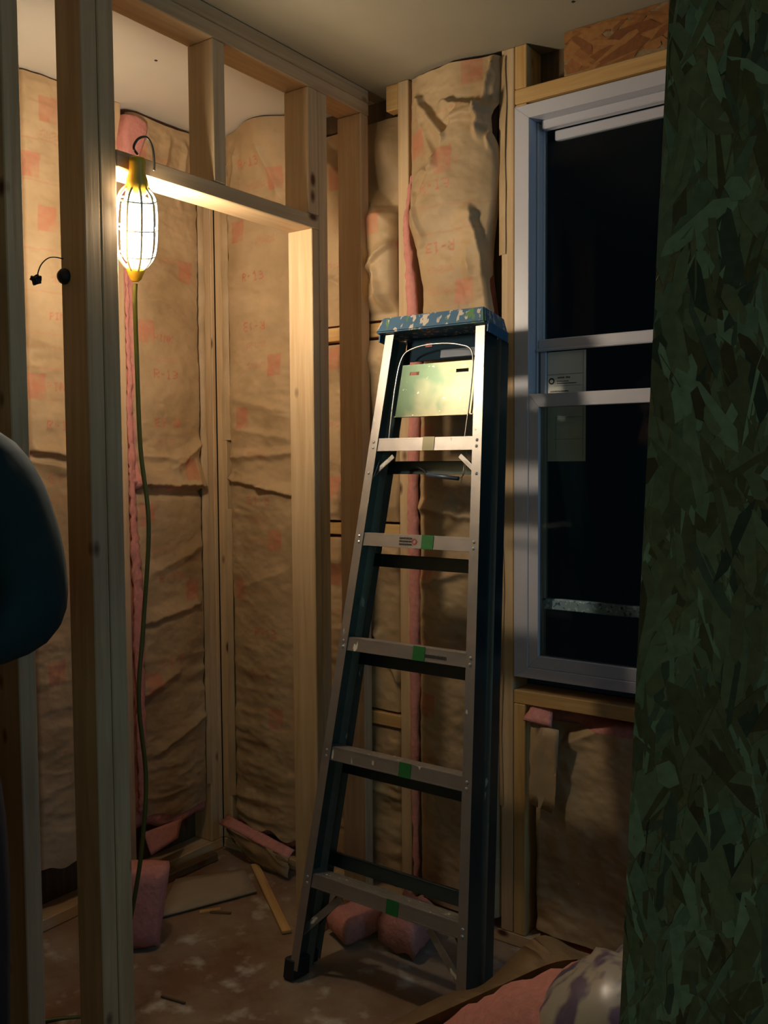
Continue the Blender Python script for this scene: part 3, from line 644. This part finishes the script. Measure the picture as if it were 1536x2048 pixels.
# loose lower flaps of the batts
def slab(name, parent, corners, thick, m, seed=1, bump=.006, cuts=7, label=None, cat=None, group=None):
    """a soft quadrilateral slab: corners a,b,c,d top face; thickness along its normal"""
    a, b_, c, d = [Vector(p) for p in corners]; nrm = (b_-a).cross(d-a).normalized(); n = cuts
    org = (a+b_+c+d)/4; org = Vector((org.x, org.y, min(p[2] for p in corners)))
    bm = bmesh.new(); G = [[[None]*(n+1) for _ in range(n+1)] for _ in range(2)]
    for k in (0, 1):
        for i in range(n+1):
            for j in range(n+1):
                u, v = i/n, j/n; p = a.lerp(b_, u).lerp(d.lerp(c, u), v)
                ed = min(u, 1-u, v, 1-v); rnd_ = (1-min(1, ed*n/1.01))*.25
                hgt = thick*(1-rnd_) if k == 0 else thick*rnd_
                q = p*45; w_ = float(fbm(np.array([q.x]), np.array([q.y+q.z]), seed+k)[0])*bump
                G[k][i][j] = bm.verts.new(p+nrm*(hgt+w_)-org)
    for i in range(n):
        for j in range(n):
            bm.faces.new((G[0][i][j], G[0][i+1][j], G[0][i+1][j+1], G[0][i][j+1])); bm.faces.new((G[1][i][j], G[1][i][j+1], G[1][i+1][j+1], G[1][i+1][j]))
    for i in range(n):
        for (j0) in (0, n):
            bm.faces.new((G[0][i][j0], G[1][i][j0], G[1][i+1][j0], G[0][i+1][j0])); bm.faces.new((G[0][j0][i], G[1][j0][i], G[1][j0][i+1], G[0][j0][i+1]))
    bmesh.ops.recalc_face_normals(bm, faces=bm.faces)
    o = from_bm(name, bm, m, parent, org, smooth=True)
    if label: tag(o, label, cat, group)
    return o
bB1 = [o for o in bpy.data.objects if o.get('label', '').startswith('kraft-faced batt in the closet corner')][0]
slab('fiberglass_flap', bB1, [(-.625, -.028, .140), (-.30, -.04, .100), (-.30, -.075, .085), (-.625, -.070, .125)], .012, M_PINK, 3)
slab('kraft_flap', bB1, [(-.60, -.070, .118), (-.30, -.075, .078), (-.30, -.075, .012), (-.50, -.05, .012)], .003, M_KRAFT, 5, .022)
slab('fiberglass_flap', b1, [(-L+.02, -.37, .185), (-L+.012, -.20, .175), (-L+.035, -.24, .125), (-L+.06, -.37, .12)], .012, M_PINK, 8)
# torn kraft and tuft under the window sill
slab('torn_kraft_piece', None, [(.548, -.012, .43), (.625, -.016, .42), (.64, -.020, .655), (.552, -.012, .66)], .003, M_KRAFT, 9, .010, label='torn kraft paper piece hanging under the left end of the window sill', cat='paper')
slab('insulation_tuft', None, [(.535, -.020, .660), (.62, -.022, .655), (.60, .03, .690), (.54, .03, .695)], .018, M_PINK, 12, .008, label='small pink insulation tuft stuffed under the window sill', cat='insulation')

# ------------------------------------------------------------------ ladder
TH = R(10)
lad = empty('stepladder', (.3575, -.505, .004), (-TH, 0, 0))
tag(lad, 'aluminium stepladder with blue paint-spattered cap leaning folded against the wall', 'ladder')
def hw(s): return .2725-.0665*s           # half width of the outer side at height s
def rail(name, sgn, y0, dep, fl, th_, s0, s1, off, m):
    """C channel: web on the outer side, flanges turned inward"""
    bm = bmesh.new()
    pts = [(0, 0), (-fl, 0), (-fl, th_), (-th_, th_), (-th_, dep-th_), (-fl, dep-th_), (-fl, dep), (0, dep)]
    if sgn < 0: pts = [(-a, b_) for a, b_ in pts]
    loft(bm, pts, (sgn*(hw(s0)+off), y0, s0), (sgn*(hw(s1)+off), y0, s1))
    o = from_bm(name, bm, m, lad)
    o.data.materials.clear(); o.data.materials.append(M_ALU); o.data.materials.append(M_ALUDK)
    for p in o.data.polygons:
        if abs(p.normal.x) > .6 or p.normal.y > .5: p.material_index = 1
    return o
for sg in (-1, 1):
    fr_ = rail('front_rail', sg, 0, .066, .027, .003, .030, 1.752, 0, M_ALU)
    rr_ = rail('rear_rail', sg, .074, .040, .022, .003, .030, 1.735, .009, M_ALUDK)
    # rubber feet
    part('foot', lad, [(sg*hw(0)-.018, sg*hw(0)+.018, -.003, .068, 0, .055)], M_BLACK, .004)
    part('rear_foot', lad, [(sg*(hw(0)+.006)-.014, sg*(hw(0)+.006)+.014, .072, .116, .020, .055)], M_BLACK, .004)
SS = [.287, .625, .920, 1.205, 1.464]      # front top edge of each step
rivet_me = None
M_RIV = simple('bright_rivet', (.62, .58, .52), .3, metal=.6)
def rivet(x, y, z, parent=lad):
    global rivet_me
    if rivet_me is None:
        bm = bmesh.new(); bmesh.ops.create_uvsphere(bm, u_segments=8, v_segments=5, radius=.0042)
        for v in bm.verts: v.co.y *= .6
        me = bpy.data.meshes.new('rivet'); bm.to_mesh(me); bm.free(); me.materials.append(M_RIV); rivet_me = me
    o = bpy.data.objects.new('rivet', rivet_me); C.objects.link(o); o.parent = parent; o.location = (x, y, z)
for i, s in enumerate(SS):
    bm = bmesh.new(); a = hw(s)-.004; b_ = hw(s-.034)-.004
    # front apron, tread with ribs, rear lip
    def trap(y0, y1, z0, z1):
        w0, w1 = hw(z0)-.0035, hw(z1)-.0035
        loft(bm, [(-w0, y0), (w0, y0), (w0, y1), (-w0, y1)], (0, 0, z0), (0, 0, z1), [(-w1, y0), (w1, y0), (w1, y1), (-w1, y1)])
    trap(.0035, .006, s-.035, s); trap(.0035, .062, s-.003, s); trap(.0595, .062, s-.022, s-.003); trap(.0030, .0038, s-.0345, s-.031); trap(.0030, .0038, s-.004, s)
    for k in range(6): trap(.010+k*.0085, .013+k*.0085, s, s+.0016)
    stp = from_bm('step', bm, M_ALU, lad)
    gx = [.035, .035, .045, .04, .015][i]
    part('green_paint_patch', stp, [(gx-.018, gx+.018, .0018, .0033, s-.035, s+.0015)], M_GREEN if i < 4 else M_SHELF, 0)
    for sg in (-1, 1):
        for dz in (-.010, -.026): rivet(sg*(hw(s)-.013), -.0005, s+dz)
# product label with print on the fourth step
bxs = []
for r_ in range(3):
    x = -.048
    while x < -.010: w_ = random.uniform(.002, .005); bxs.append((x, x+w_, .0022, .0029, 1.198-r_*.008-.0045, 1.198-r_*.008)); x += w_+.0015
part('label_print', lad, bxs, M_INK, 0)
M_REDMARK = simple('red_print', (.45, .06, .04), .6)
bm = bmesh.new(); ro = []; ri = []
for k in range(16):
    ro.append(bm.verts.new((-.001+.008*math.cos(k*math.pi/8), .0024, 1.188+.008*math.sin(k*math.pi/8)))); ri.append(bm.verts.new((-.001+.005*math.cos(k*math.pi/8), .0024, 1.188+.005*math.sin(k*math.pi/8))))
for k in range(16): bm.faces.new((ro[k], ro[(k+1) % 16], ri[(k+1) % 16], ri[k]))
from_bm('round_red_mark', bm, M_REDMARK, lad)
bxs = []; x = .06
while x < .125: w_ = random.uniform(.0015, .004); bxs.append((x, x+w_, .0022, .0029, .896, .904)); x += w_+.0015
part('label_print', lad, bxs, M_INK, 0)
# rear cross bars
for s in (.330, .582, .882, 1.155, 1.415):
    part('rear_bar', lad, [(-hw(s)+.004, hw(s)-.004, .084, .087, s-.036, s), (-hw(s)+.004, hw(s)-.004, .084, .098, s-.003, s)], M_ALUDK, .0005)
# diagonal braces
def bar(name, p, q, w_, th_, m, parent=lad):
    p, q = Vector(p), Vector(q); d = q-p; bm = bmesh.new()
    add_box(bm, -w_/2, w_/2, -th_/2, th_/2, 0, d.length, .0006)
    o = from_bm(name, bm, m, parent, p); zx = d.normalized(); yx = Vector((0, 1, 0)); yx = (yx-zx*yx.dot(zx)).normalized(); xx = yx.cross(zx)
    o.rotation_euler = Matrix((xx, yx, zx)).transposed().to_euler(); return o
for sg in (-1, 1):
    bar('brace', (sg*(hw(1.36)-.008), .020, 1.362), (sg*(hw(1.40)-.075), .020, 1.418), .013, .004, M_ALU)
    bar('brace', (sg*(hw(.12)-.008), .020, .125), (sg*(hw(.24)-.120), .020, .245), .020, .004, M_ALU)
    bar('rear_brace', (sg*(hw(.12)-.004), .080, .125), (sg*(hw(.24)-.110), .080, .275), .018, .003, M_ALUDK)
    rivet(sg*(hw(1.36)-.013), -.0005, 1.368)
# cap
M_NAVY = simple('dark_navy_plastic', (.010, .024, .038), .85, spec=.1)
bm = bmesh.new()
def taperbox(bm, x0, x1, y0, y1, z0, z1, i=.008, bev=.004):
    q = [[bm.verts.new(p) for p in ((x0, y0, z0), (x1, y0, z0), (x1, y1, z0), (x0, y1, z0))], [bm.verts.new(p) for p in ((x0+i, y0+i, z1), (x1-i, y0+i, z1), (x1-i, y1-i, z1), (x0+i, y1-i, z1))]]
    fs_ = [bm.faces.new(q[0][::-1]), bm.faces.new(q[1])]
    for j in range(4): fs_.append(bm.faces.new((q[0][j], q[0][(j+1) % 4], q[1][(j+1) % 4], q[1][j])))
    es = {e for f in fs_ for e in f.edges}
    if bev: bmesh.ops.bevel(bm, geom=list(es), offset=bev, segments=2, affect='EDGES')
taperbox(bm, -.180, .166, -.020, .112, 1.7545, 1.800, .012)
from_bm('top_cap', bm, M_CAP, lad)
part('cap_apron', lad, [(-.1255, .1255, .062, .066, 1.690, 1.7545)], M_NAVY, .0005)['label'] = 'dark blue apron under the cap'
part('cap_side', lad, [(-.180, -.175, .000, .108, 1.735, 1.762)], M_CAP, .001); part('cap_side', lad, [(.162, .167, .000, .108, 1.735, 1.762)], M_CAP, .001)
M_BLUELBL = simple('blue_grey_label', (.16, .19, .24), .6)
part('rear_label', lad, [(-.010, .112, .0595, .0618, 1.694, 1.716)], M_BLUELBL, 0)
part('red_paint_blot', lad, [(-.062, -.040, .0595, .0618, 1.728, 1.738)], simple('red_blot', (.5, .10, .07), .6), 0)
# pail shelf: plate with two slots
bm = bmesh.new(); xs = [-.110, -.082, -.052, .062, .100, .122]; zs = [1.528, 1.642, 1.651, 1.672]
for i in range(5):
    for j in range(3):
        if j == 1 and i in (1, 3): continue
        lx = lambda x, z: x-(.010*(1.672-z)/.144 if x < 0 else -.006*(1.672-z)/.144)
        loft(bm, [(lx(xs[i], zs[j]), .030), (lx(xs[i+1], zs[j]), .030), (lx(xs[i+1], zs[j]), .0318), (lx(xs[i], zs[j]), .0318)], (0, 0, zs[j]), (0, 0, zs[j+1]),
             [(lx(xs[i], zs[j+1]), .030), (lx(xs[i+1], zs[j+1]), .030), (lx(xs[i+1], zs[j+1]), .0318), (lx(xs[i], zs[j+1]), .0318)])
bmesh.ops.remove_doubles(bm, verts=bm.verts, dist=.0001)
from_bm('pail_shelf', bm, M_SHELF, lad)['label'] = 'folded metal plate stained green with two slots'
part('shelf_lip', lad, [(-.120, .128, .024, .0325, 1.526, 1.5285)], M_SHELF, 0)
M_WIRE = simple('steel_wire', (.55, .52, .45), .3, metal=.9)
bm = bmesh.new(); tube(bm, spline([(-.128, .022, 1.455), (-.124, .022, 1.60), (-.110, .022, 1.690), (-.070, .022, 1.716), (0, .022, 1.722), (.07, .022, 1.714), (.112, .022, 1.690), (.118, .022, 1.600), (.112, .022, 1.455)], 6), .0022, 6)
from_bm('wire_bail', bm, M_WIRE, lad, smooth=True)
bm = bmesh.new(); tube(bm, [(-.012, .05, 1.372), (.088, .05, 1.362)], .0055, 8)
from_bm('spreader_bar', bm, simple('blue_grey_bar', (.10, .13, .18), .4, metal=.4), lad, smooth=True)
bm = bmesh.new(); tube(bm, spline([(.088, .05, 1.362), (.105, .045, 1.372), (.112, .04, 1.40), (.116, .03, 1.45)], 4), .0014, 5); tube(bm, [(.100, .045, 1.350), (.108, .04, 1.405)], .0012, 5)
from_bm('wire', bm, M_WIRE, lad, smooth=True)
bm = bmesh.new(); tube(bm, spline([(-.10, .09, 1.385), (-.06, .07, 1.395), (-.03, .06, 1.385), (-.012, .05, 1.372)], 4), .0028, 6)
from_bm('spreader_arm', bm, M_BLACK, lad, smooth=True)
bm = bmesh.new(); tube(bm, spline([(-.150, .02, 1.41), (-.155, .01, 1.37), (-.165, .01, 1.345)], 3), .0013, 5)
from_bm('wire', bm, M_WIRE, lad, smooth=True)

# ------------------------------------------------------------------ work light
LP = Vector((.022, -.898, 2.050)); LR = (R(13), R(20), 0)
lamp = empty('work_light', LP, LR)
tag(lamp, 'caged yellow work light hanging lit in the closet door opening', 'lamp')
M_YEL = simple('yellow_plastic', (.75, .50, .04), .4)
M_CAGE = simple('pale_cage_plastic', (.82, .76, .60), .4)
def bulb_mat():
    m, nt, b = mat('lit_bulb'); b.inputs['Base Color'].default_value = (1, 1, 1, 1)
    b.inputs['Emission Color'].default_value = (1, .86, .67, 1); b.inputs['Emission Strength'].default_value = LAMP; return m
bm = bmesh.new(); lathe(bm, [(.008, -.222), (.024, -.214), (.033, -.198), (.035, -.145), (.033, -.090), (.024, -.072), (.008, -.066)], 14)
from_bm('bulb', bm, bulb_mat(), lamp, smooth=True)
bm = bmesh.new(); lathe(bm, [(.014, -.072), (.026, -.058), (.024, -.035), (.018, -.018), (.018, .006), (.015, .014), (.004, .016)], 20)
from_bm('cap', bm, M_YEL, lamp, smooth=True)
bm = bmesh.new()
for k in range(9):
    a = k*math.pi/4.5+.3
    tube(bm, spline([(.024*math.cos(a), .024*math.sin(a), -.050), (.042*math.cos(a), .042*math.sin(a), -.075), (.047*math.cos(a), .047*math.sin(a), -.14), (.043*math.cos(a), .043*math.sin(a), -.20), (.022*math.cos(a), .022*math.sin(a), -.232)], 4), .0032, 5)
for z_, r_ in ((-.078, .043), (-.14, .047), (-.20, .043)):
    tube(bm, [(r_*math.cos(k*math.pi/10), r_*math.sin(k*math.pi/10), z_) for k in range(21)], .0022, 5, cap=False)
from_bm('guard_cage', bm, M_CAGE, lamp, smooth=True)
bm = bmesh.new(); lathe(bm, [(.022, -.224), (.023, -.234), (.018, -.244), (.014, -.256), (.008, -.262)], 16)
from_bm('handle', bm, M_YEL, lamp, smooth=True)
bm = bmesh.new(); tube(bm, spline([(0, 0, .02), (.002, -.012, .034), (.002, .000, .052), (.0, .024, .056), (0, .040, .036), (0, .046, .004), (0, .046, -.014)], 5), .0028, 7)
from_bm('hook', bm, simple('dark_steel', (.12, .10, .08), .4, metal=.8), lamp, smooth=True)
# cord
M_CORD = simple('olive_green_cord', (.075, .085, .012), .5)
from mathutils import Euler
bot = Euler(LR).to_matrix() @ Vector((0, 0, -.267)) + LP
bm = bmesh.new()
cp = [bot, bot+Vector((-.008, .004, -.035)), (-.105, -.808, 1.65), (-.12, -.790, 1.42), (-.11, -.778, 1.23), (-.12, -.793, .981), (-.12, -.812, .797), (-.12, -.795, .603), (-.12, -.808, .45), (-.13, -.83, .30), (-.16, -.86, .12), (-.21, -.90, .0085), (-.30, -1.05, .0075), (-.26, -1.5, .0075), (-.2, -2.1, .0075)]
tube(bm, spline(cp, 8), .0058, 8)
co = from_bm('power_cord', bm, M_CORD, None, smooth=True)
tag(co, 'olive green power cord hanging from the work light down to the floor', 'cord')

# ------------------------------------------------------------------ dangling wire and box at the king stud
dw = empty('dangling_wire', (-.05, -1.045, 1.782)); tag(dw, 'thin black wire ending in a ragged black plug beside the foreground stud', 'wire')
bm = bmesh.new(); tube(bm, spline([(-.03, .025, .050), (-.03, .0, .050), (-.03, -.018, .044), (-.03, -.034, .028), (-.03, -.042, .010), (-.03, -.043, 0.0)], 4), .0013, 6)
from_bm('lead', bm, M_BLACK, dw, smooth=True)
bm = bmesh.new(); bmesh.ops.create_icosphere(bm, subdivisions=3, radius=.0125)
for v in bm.verts:
    n = float(fbm(np.array([v.co.x*160+v.co.y*90]), np.array([v.co.z*160]), 66, 2)[0]); v.co *= 1+.5*n; v.co.x *= .8
from_bm('plug', bm, M_BLACK, dw, (-.03, -.048, -.006))
bm = bmesh.new(); lathe(bm, [(.017, 0), (.018, .004), (.016, .010), (.010, .016), (.004, .018)], 14)
bx = from_bm('cable_grommet', bm, M_BLACK, None, (-.0700, -1.0255, 1.792), (R(90), 0, 0), smooth=True)
tag(bx, 'rounded black fitting on the side of the foreground king stud', 'fitting')

# ------------------------------------------------------------------ things on the floor
slab('insulation_chunk', None, [(-.40, -.720, .0), (-.31, -.605, .0), (-.31, -.560, .215), (-.40, -.700, .245)], -.10, M_PINK, 21, .008, cuts=9,
     label='upright pink fiberglass chunk on the closet floor beside the cord', cat='insulation')
bpy.data.objects['insulation_chunk'].location.z += .006
M_GYP = simple('gypsum_scrap', (.42, .34, .24), .9, noise=.08, scale=12)
slab('drywall_scrap', None, [(-.452, -.490, .004), (-.325, -.195, .004), (-.455, -.120, .012), (-.590, -.300, .012)], .012, M_GYP, 33, .0006, cuts=5,
     label='flat tan drywall scrap lying on the closet floor', cat='board')
def stick(label, p, q, w_, h_, m, name='wood_strip', cat='wood scrap', group=None):
    p, q = Vector(p), Vector(q); d = q-p; bm = bmesh.new(); add_box(bm, -w_/2, w_/2, 0, h_, 0, d.length, min(w_, h_)*.15)
    for v in bm.verts: v.co.x += .004*math.sin(v.co.z*20)*w_/.02
    zx = d.normalized(); yx = Vector((0, 0, 1)); yx = (yx-zx*yx.dot(zx)).normalized(); xx = yx.cross(zx)
    o = from_bm(name, bm, m, None, p, Matrix((xx, yx, zx)).transposed().to_euler()); tag(o, label, cat, group); return o
stick('thin wood strip lying between the drywall scrap and the ladder', (-.470, -.055, .002), (-.080, -.325, .002), .028, .010, M_WOOD2)
stick('short dark twig-like sliver on the floor in front', (-.135, -.748, .001), (-.060, -.735, .001), .006, .005, M_DARKWOOD, 'wood_sliver')
stick('small curled wood chip at the edge of the drywall scrap', (-.385, -.385, .0), (-.345, -.335, .0), .014, .006, M_WOOD2, 'wood_chip')
stick('narrow brown splinter beside the curled wood chip', (-.36, -.365, .0), (-.30, -.335, .0), .009, .005, M_DARKWOOD, 'wood_splinter')
stick('dark board offcut lying in the corner below the closet batts', (-.635, -.40, .001), (-.625, -.09, .001), .035, .028, M_DARKWOOD, 'board_offcut')
slab('insulation_scrap', None, [(.02, -.26, .004), (.12, -.30, .004), (.17, -.13, .01), (.06, -.10, .01)], .075, M_PINK, 41, .012, cuts=9,
     label='crumpled pink insulation scrap on the floor behind the ladder, left piece', cat='insulation', group=None)
slab('insulation_scrap', None, [(.19, -.24, .004), (.32, -.25, .004), (.30, -.10, .01), (.18, -.09, .01)], .115, M_PINK, 44, .016, cuts=9,
     label='crumpled pink insulation scrap on the floor behind the ladder, right piece', cat='insulation')

# ------------------------------------------------------------------ foreground insulation bundle
bun = empty('insulation_bundle', (.80, -.62, 0)); tag(bun, 'pink insulation roll in torn printed wrapper on the floor beside the ladder', 'insulation')
def body(name, parent, pts, radii, m, flat=(1, 1, 1), n=22, seed=1, nz=.008, sub=8):
    P = spline(pts, sub); rr = np.interp(np.linspace(0, 1, len(P)), np.linspace(0, 1, len(radii)), radii); bm = bmesh.new()
    tube(bm, P, 0, n, radii=list(rr))
    for v in bm.verts:
        i = min(range(len(P)), key=lambda k: (P[k]-v.co).length)
        q = v.co*28; nn = float(fbm(np.array([q.x+q.y*.7]), np.array([q.z+q.y*.5]), seed)[0]); v.co += (v.co-P[i]).normalized()*nn*nz
        if v.co.z < P[i].z: v.co.z = P[i].z-(P[i].z-v.co.z)*max(1, P[i].z/max(rr[i], .01))
        if v.co.z < .004: v.co.z = .004
    return from_bm(name, bm, m, parent, (-parent.location if parent else (0, 0, 0)), smooth=True)
body('fiberglass', bun, [(.40, -.76, .01), (.54, -.76, .025), (.68, -.76, .090), (.82, -.765, .185), (.97, -.77, .290), (1.12, -.76, .36), (1.28, -.74, .38)], [.02, .06, .09, .115, .13, .14, .14], M_PINK, seed=3, nz=.012)
pf = [[(.40, -.60, .004), (.49, -.60, .085), (.64, -.60, .205), (.735, -.60, .26), (.862, -.60, .405), (.95, -.60, .40)], [(.44, -.70, .05), (.60, -.70, .165), (.74, -.70, .27), (.84, -.70, .345), (.95, -.70, .425), (1.04, -.70, .46)]]
a_ = spline(pf[0], 6); b__ = spline(pf[1], 6); bm = bmesh.new(); A = [bm.verts.new(p) for p in a_]; B = [bm.verts.new(p) for p in b__]
c__ = [bm.verts.new(Vector((p.x, p.y+.03, p.z*.35))) for p in a_]
for i in range(len(A)-1): bm.faces.new((A[i], A[i+1], B[i+1], B[i])); bm.faces.new((c__[i], c__[i+1], A[i+1], A[i]))
bmesh.ops.solidify(bm, geom=bm.faces[:], thickness=.0015)
for v in bm.verts: v.co.z = max(v.co.z, .003)
from_bm('kraft_facing', bm, M_KRAFT, bun, -bun.location, smooth=True)
def bag_mat():
    m, nt, b = mat('printed_plastic_wrap'); b.inputs['Roughness'].default_value = .3
    tc = N(nt, 'ShaderNodeTexCoord'); mp = N(nt, 'ShaderNodeMapping'); nt.links.new(tc.outputs['Object'], mp.inputs[0]); mp.inputs['Scale'].default_value = (1, 1, .18)
    nz = N(nt, 'ShaderNodeTexNoise', i_Scale=22.0, i_Detail=2.0); nt.links.new(mp.outputs[0], nz.inputs['Vector'])
    cr = N(nt, 'ShaderNodeValToRGB'); e = cr.color_ramp.elements; e[0].position = .40; e[0].color = (.14, .10, .16, 1); e[1].position = .52; e[1].color = (.44, .38, .29, 1)
    nt.links.new(nz.outputs['Fac'], cr.inputs[0]); nt.links.new(cr.outputs[0], b.inputs['Base Color']); return m
body('plastic_wrapper', bun, [(1.095, -.79, .325), (1.11, -.785, .350), (1.15, -.78, .375), (1.22, -.77, .385), (1.32, -.75, .385)], [.135, .155, .160, .158, .155], bag_mat(), seed=12, nz=.012, n=30)['label'] = 'crinkled white plastic wrapper with purple and red print'
M_REDP = simple('red_wrapper_print', (.45, .07, .05), .4)
M_PURP = simple('purple_wrapper_print', (.12, .07, .18), .4)
def patch(parent, pts, m, name):
    bm = bmesh.new(); bm.faces.new([bm.verts.new(Vector(p)-parent.location) for p in pts]); bmesh.ops.solidify(bm, geom=bm.faces[:], thickness=.001)
    return from_bm(name, bm, m, parent)

# ------------------------------------------------------------------ strand board sheet in the right foreground
ob = empty('strand_board_sheet', (1.225, -1.15, 0), (0, R(2.3), 0)); tag(ob, 'tall dark strand board sheet standing at the right foreground', 'board')
bm = bmesh.new(); add_box(bm, 0, .61, 0, .011, .03, 2.40)
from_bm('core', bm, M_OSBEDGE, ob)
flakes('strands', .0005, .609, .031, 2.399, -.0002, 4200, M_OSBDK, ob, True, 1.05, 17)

# ------------------------------------------------------------------ person at the left edge, arms folded
pr = empty('person', (.294, -1.626, 0), (0, 0, R(35.85)))
tag(pr, 'person in a dark blue-green jacket at the left edge with folded arms', 'person')
def skin(name, verts, edges, radii, m, root=0, sub=2):
    """verts in the person's frame: x to his left, y behind him (he faces -y), z up"""
    me = bpy.data.meshes.new(name); me.from_pydata(verts, edges, []); o = mesh_obj(name, me, m, pr)
    md = o.modifiers.new('skin', 'SKIN'); md.use_smooth_shade = True
    lay = me.skin_vertices[0].data if me.skin_vertices else None
    for i_, r_ in enumerate(radii): lay[i_].radius = r_ if isinstance(r_, tuple) else (r_, r_)
    lay[root].use_root = True
    su = o.modifiers.new('smooth', 'SUBSURF'); su.levels = sub; su.render_levels = sub
    return o
M_JKT = simple('dark_teal_jacket', (.010, .035, .042), .85, noise=.25, scale=8, bump=.3)
M_TRS = simple('dark_trousers', (.03, .03, .04), .85)
M_SKIN = simple('skin', (.50, .29, .19), .55)
M_HAIR = simple('dark_hair', (.03, .02, .015), .6)
M_BOOT = simple('brown_boots', (.08, .05, .03), .6)
# jacket: torso and both sleeves as one surface
v = [(0, 0, .98), (0, .0, 1.12), (0, .01, 1.28), (0, .01, 1.38), (0, .005, 1.45),
     (.10, .01, 1.40), (.185, .0, 1.385), (.235, -.05, 1.28), (.275, -.105, 1.165), (.18, -.16, 1.150), (.06, -.185, 1.165),
     (-.10, .01, 1.40), (-.185, .0, 1.385), (-.235, -.05, 1.28), (-.275, -.105, 1.165), (-.17, -.205, 1.175), (.06, -.235, 1.195), (.13, -.225, 1.195)]
ed = [(0, 1), (1, 2), (2, 3), (3, 4), (3, 5), (5, 6), (6, 7), (7, 8), (8, 9), (9, 10), (3, 11), (11, 12), (12, 13), (13, 14), (14, 15), (15, 16), (16, 17)]
rd = [(.168, .115), (.160, .112), (.172, .115), (.14, .10), (.065, .062), .085, .070, .064, .062, .050, .042, .085, .070, .064, .062, .050, .042, .040]
skin('jacket', v, ed, rd, M_JKT)
# body skin: neck and head
v = [(0, .012, 1.42), (0, .008, 1.485), (0, .0, 1.53), (0, -.030, 1.560), (0, -.018, 1.615), (0, -.006, 1.67), (0, .0, 1.72)]
skin('head', v, [(0, 1), (1, 2), (2, 3), (3, 4), (4, 5), (5, 6)], [.058, .050, .048, (.046, .058), (.068, .084), (.076, .092), (.060, .074)], M_SKIN)
for sx in (-1, 1):
    bm = bmesh.new(); bmesh.ops.create_uvsphere(bm, u_segments=12, v_segments=8, radius=.0105)
    ey = from_bm('eye', bm, simple('eye_white', (.35, .33, .31), .3), pr, (sx*.029, -.0885, 1.633), smooth=True)
    bm = bmesh.new(); bmesh.ops.create_uvsphere(bm, u_segments=10, v_segments=6, radius=.0055)
    from_bm('iris', bm, simple('brown_iris', (.04, .02, .01), .3), ey, (0, -.0065, 0), smooth=True)
    bm = bmesh.new(); tube(bm, [(sx*.016, -.094, 1.655), (sx*.030, -.096, 1.660), (sx*.044, -.088, 1.655)], .0035, 6)
    from_bm('eyebrow', bm, M_HAIR, pr, smooth=True)
    bm = bmesh.new(); bmesh.ops.create_uvsphere(bm, u_segments=10, v_segments=8, radius=.022)
    for q in bm.verts: q.co.x *= .35; q.co.z *= 1.35; q.co.y *= .8
    from_bm('ear', bm, M_SKIN, pr, (sx*.076, .002, 1.622), smooth=True)
skin('nose', [(0, -.096, 1.640), (0, -.114, 1.603)], [(0, 1)], [.008, .013], M_SKIN)
skin('mouth', [(-.020, -.088, 1.572), (0, -.094, 1.570), (.020, -.088, 1.572)], [(0, 1), (1, 2)], [.004, .006, .004], simple('lips', (.45, .18, .14), .5))
bm = bmesh.new(); bmesh.ops.create_uvsphere(bm, u_segments=24, v_segments=16, radius=.1)
for q in list(bm.verts):
    if q.co.z < -.045 or (q.co.y < -.035 and q.co.z < .03): bm.verts.remove(q)
for q in bm.verts: q.co.x *= .86; q.co.y *= 1.06; q.co.z *= .95
from_bm('hair', bm, M_HAIR, pr, (0, .008, 1.675), smooth=True)
# hands: palm and five fingers each, closed over the sleeves
def hand(px, py, pz, sx, name='hand'):
    v = [(px, py, pz), (px+sx*.045, py-.004, pz+.002)]; e = [(0, 1)]; r_ = [.026, (.030, .020)]
    for k, (dz, ln) in enumerate([(.030, .062), (.011, .070), (-.009, .065), (-.027, .052)]):
        b0 = len(v); bx_ = px+sx*.062
        v += [(bx_, py-.004, pz+dz*.9), (bx_+sx*ln*.5, py+.004, pz+dz), (bx_+sx*ln*.9, py+.022, pz+dz*1.05)]
        e += [(1, b0), (b0, b0+1), (b0+1, b0+2)]; r_ += [.0105, .0090, .0075]
    b0 = len(v); v += [(px+sx*.020, py-.004, pz+.034), (px+sx*.046, py-.002, pz+.056), (px+sx*.066, py+.006, pz+.062)]
    e += [(0, b0), (b0, b0+1), (b0+1, b0+2)]; r_ += [.013, .0105, .009]
    skin(name, v, e, r_, M_SKIN)
hand(.150, -.232, 1.197, 1)
hand(.030, -.205, 1.160, -1)
# trousers and boots
v = [(0, .0, 1.02), (0, .005, .94), (.10, .005, .86), (.115, .0, .50), (.12, .02, .12), (-.10, .005, .86), (-.115, .0, .50), (-.12, .02, .12)]
skin('trousers', v, [(0, 1), (1, 2), (2, 3), (3, 4), (1, 5), (5, 6), (6, 7)], [(.145, .10), (.15, .105), .095, .068, .055, .095, .068, .055], M_TRS)
for sx in (-1, 1):
    bm = bmesh.new(); add_box(bm, -.048, .048, -.20, .075, 0, .03, .012); add_box(bm, -.043, .043, -.15, .065, .028, .075, .02); add_box(bm, -.045, .045, -.045, .065, .06, .15, .018)
    from_bm('boot', bm, M_BOOT, pr, (sx*.12, .02, .0), smooth=False)
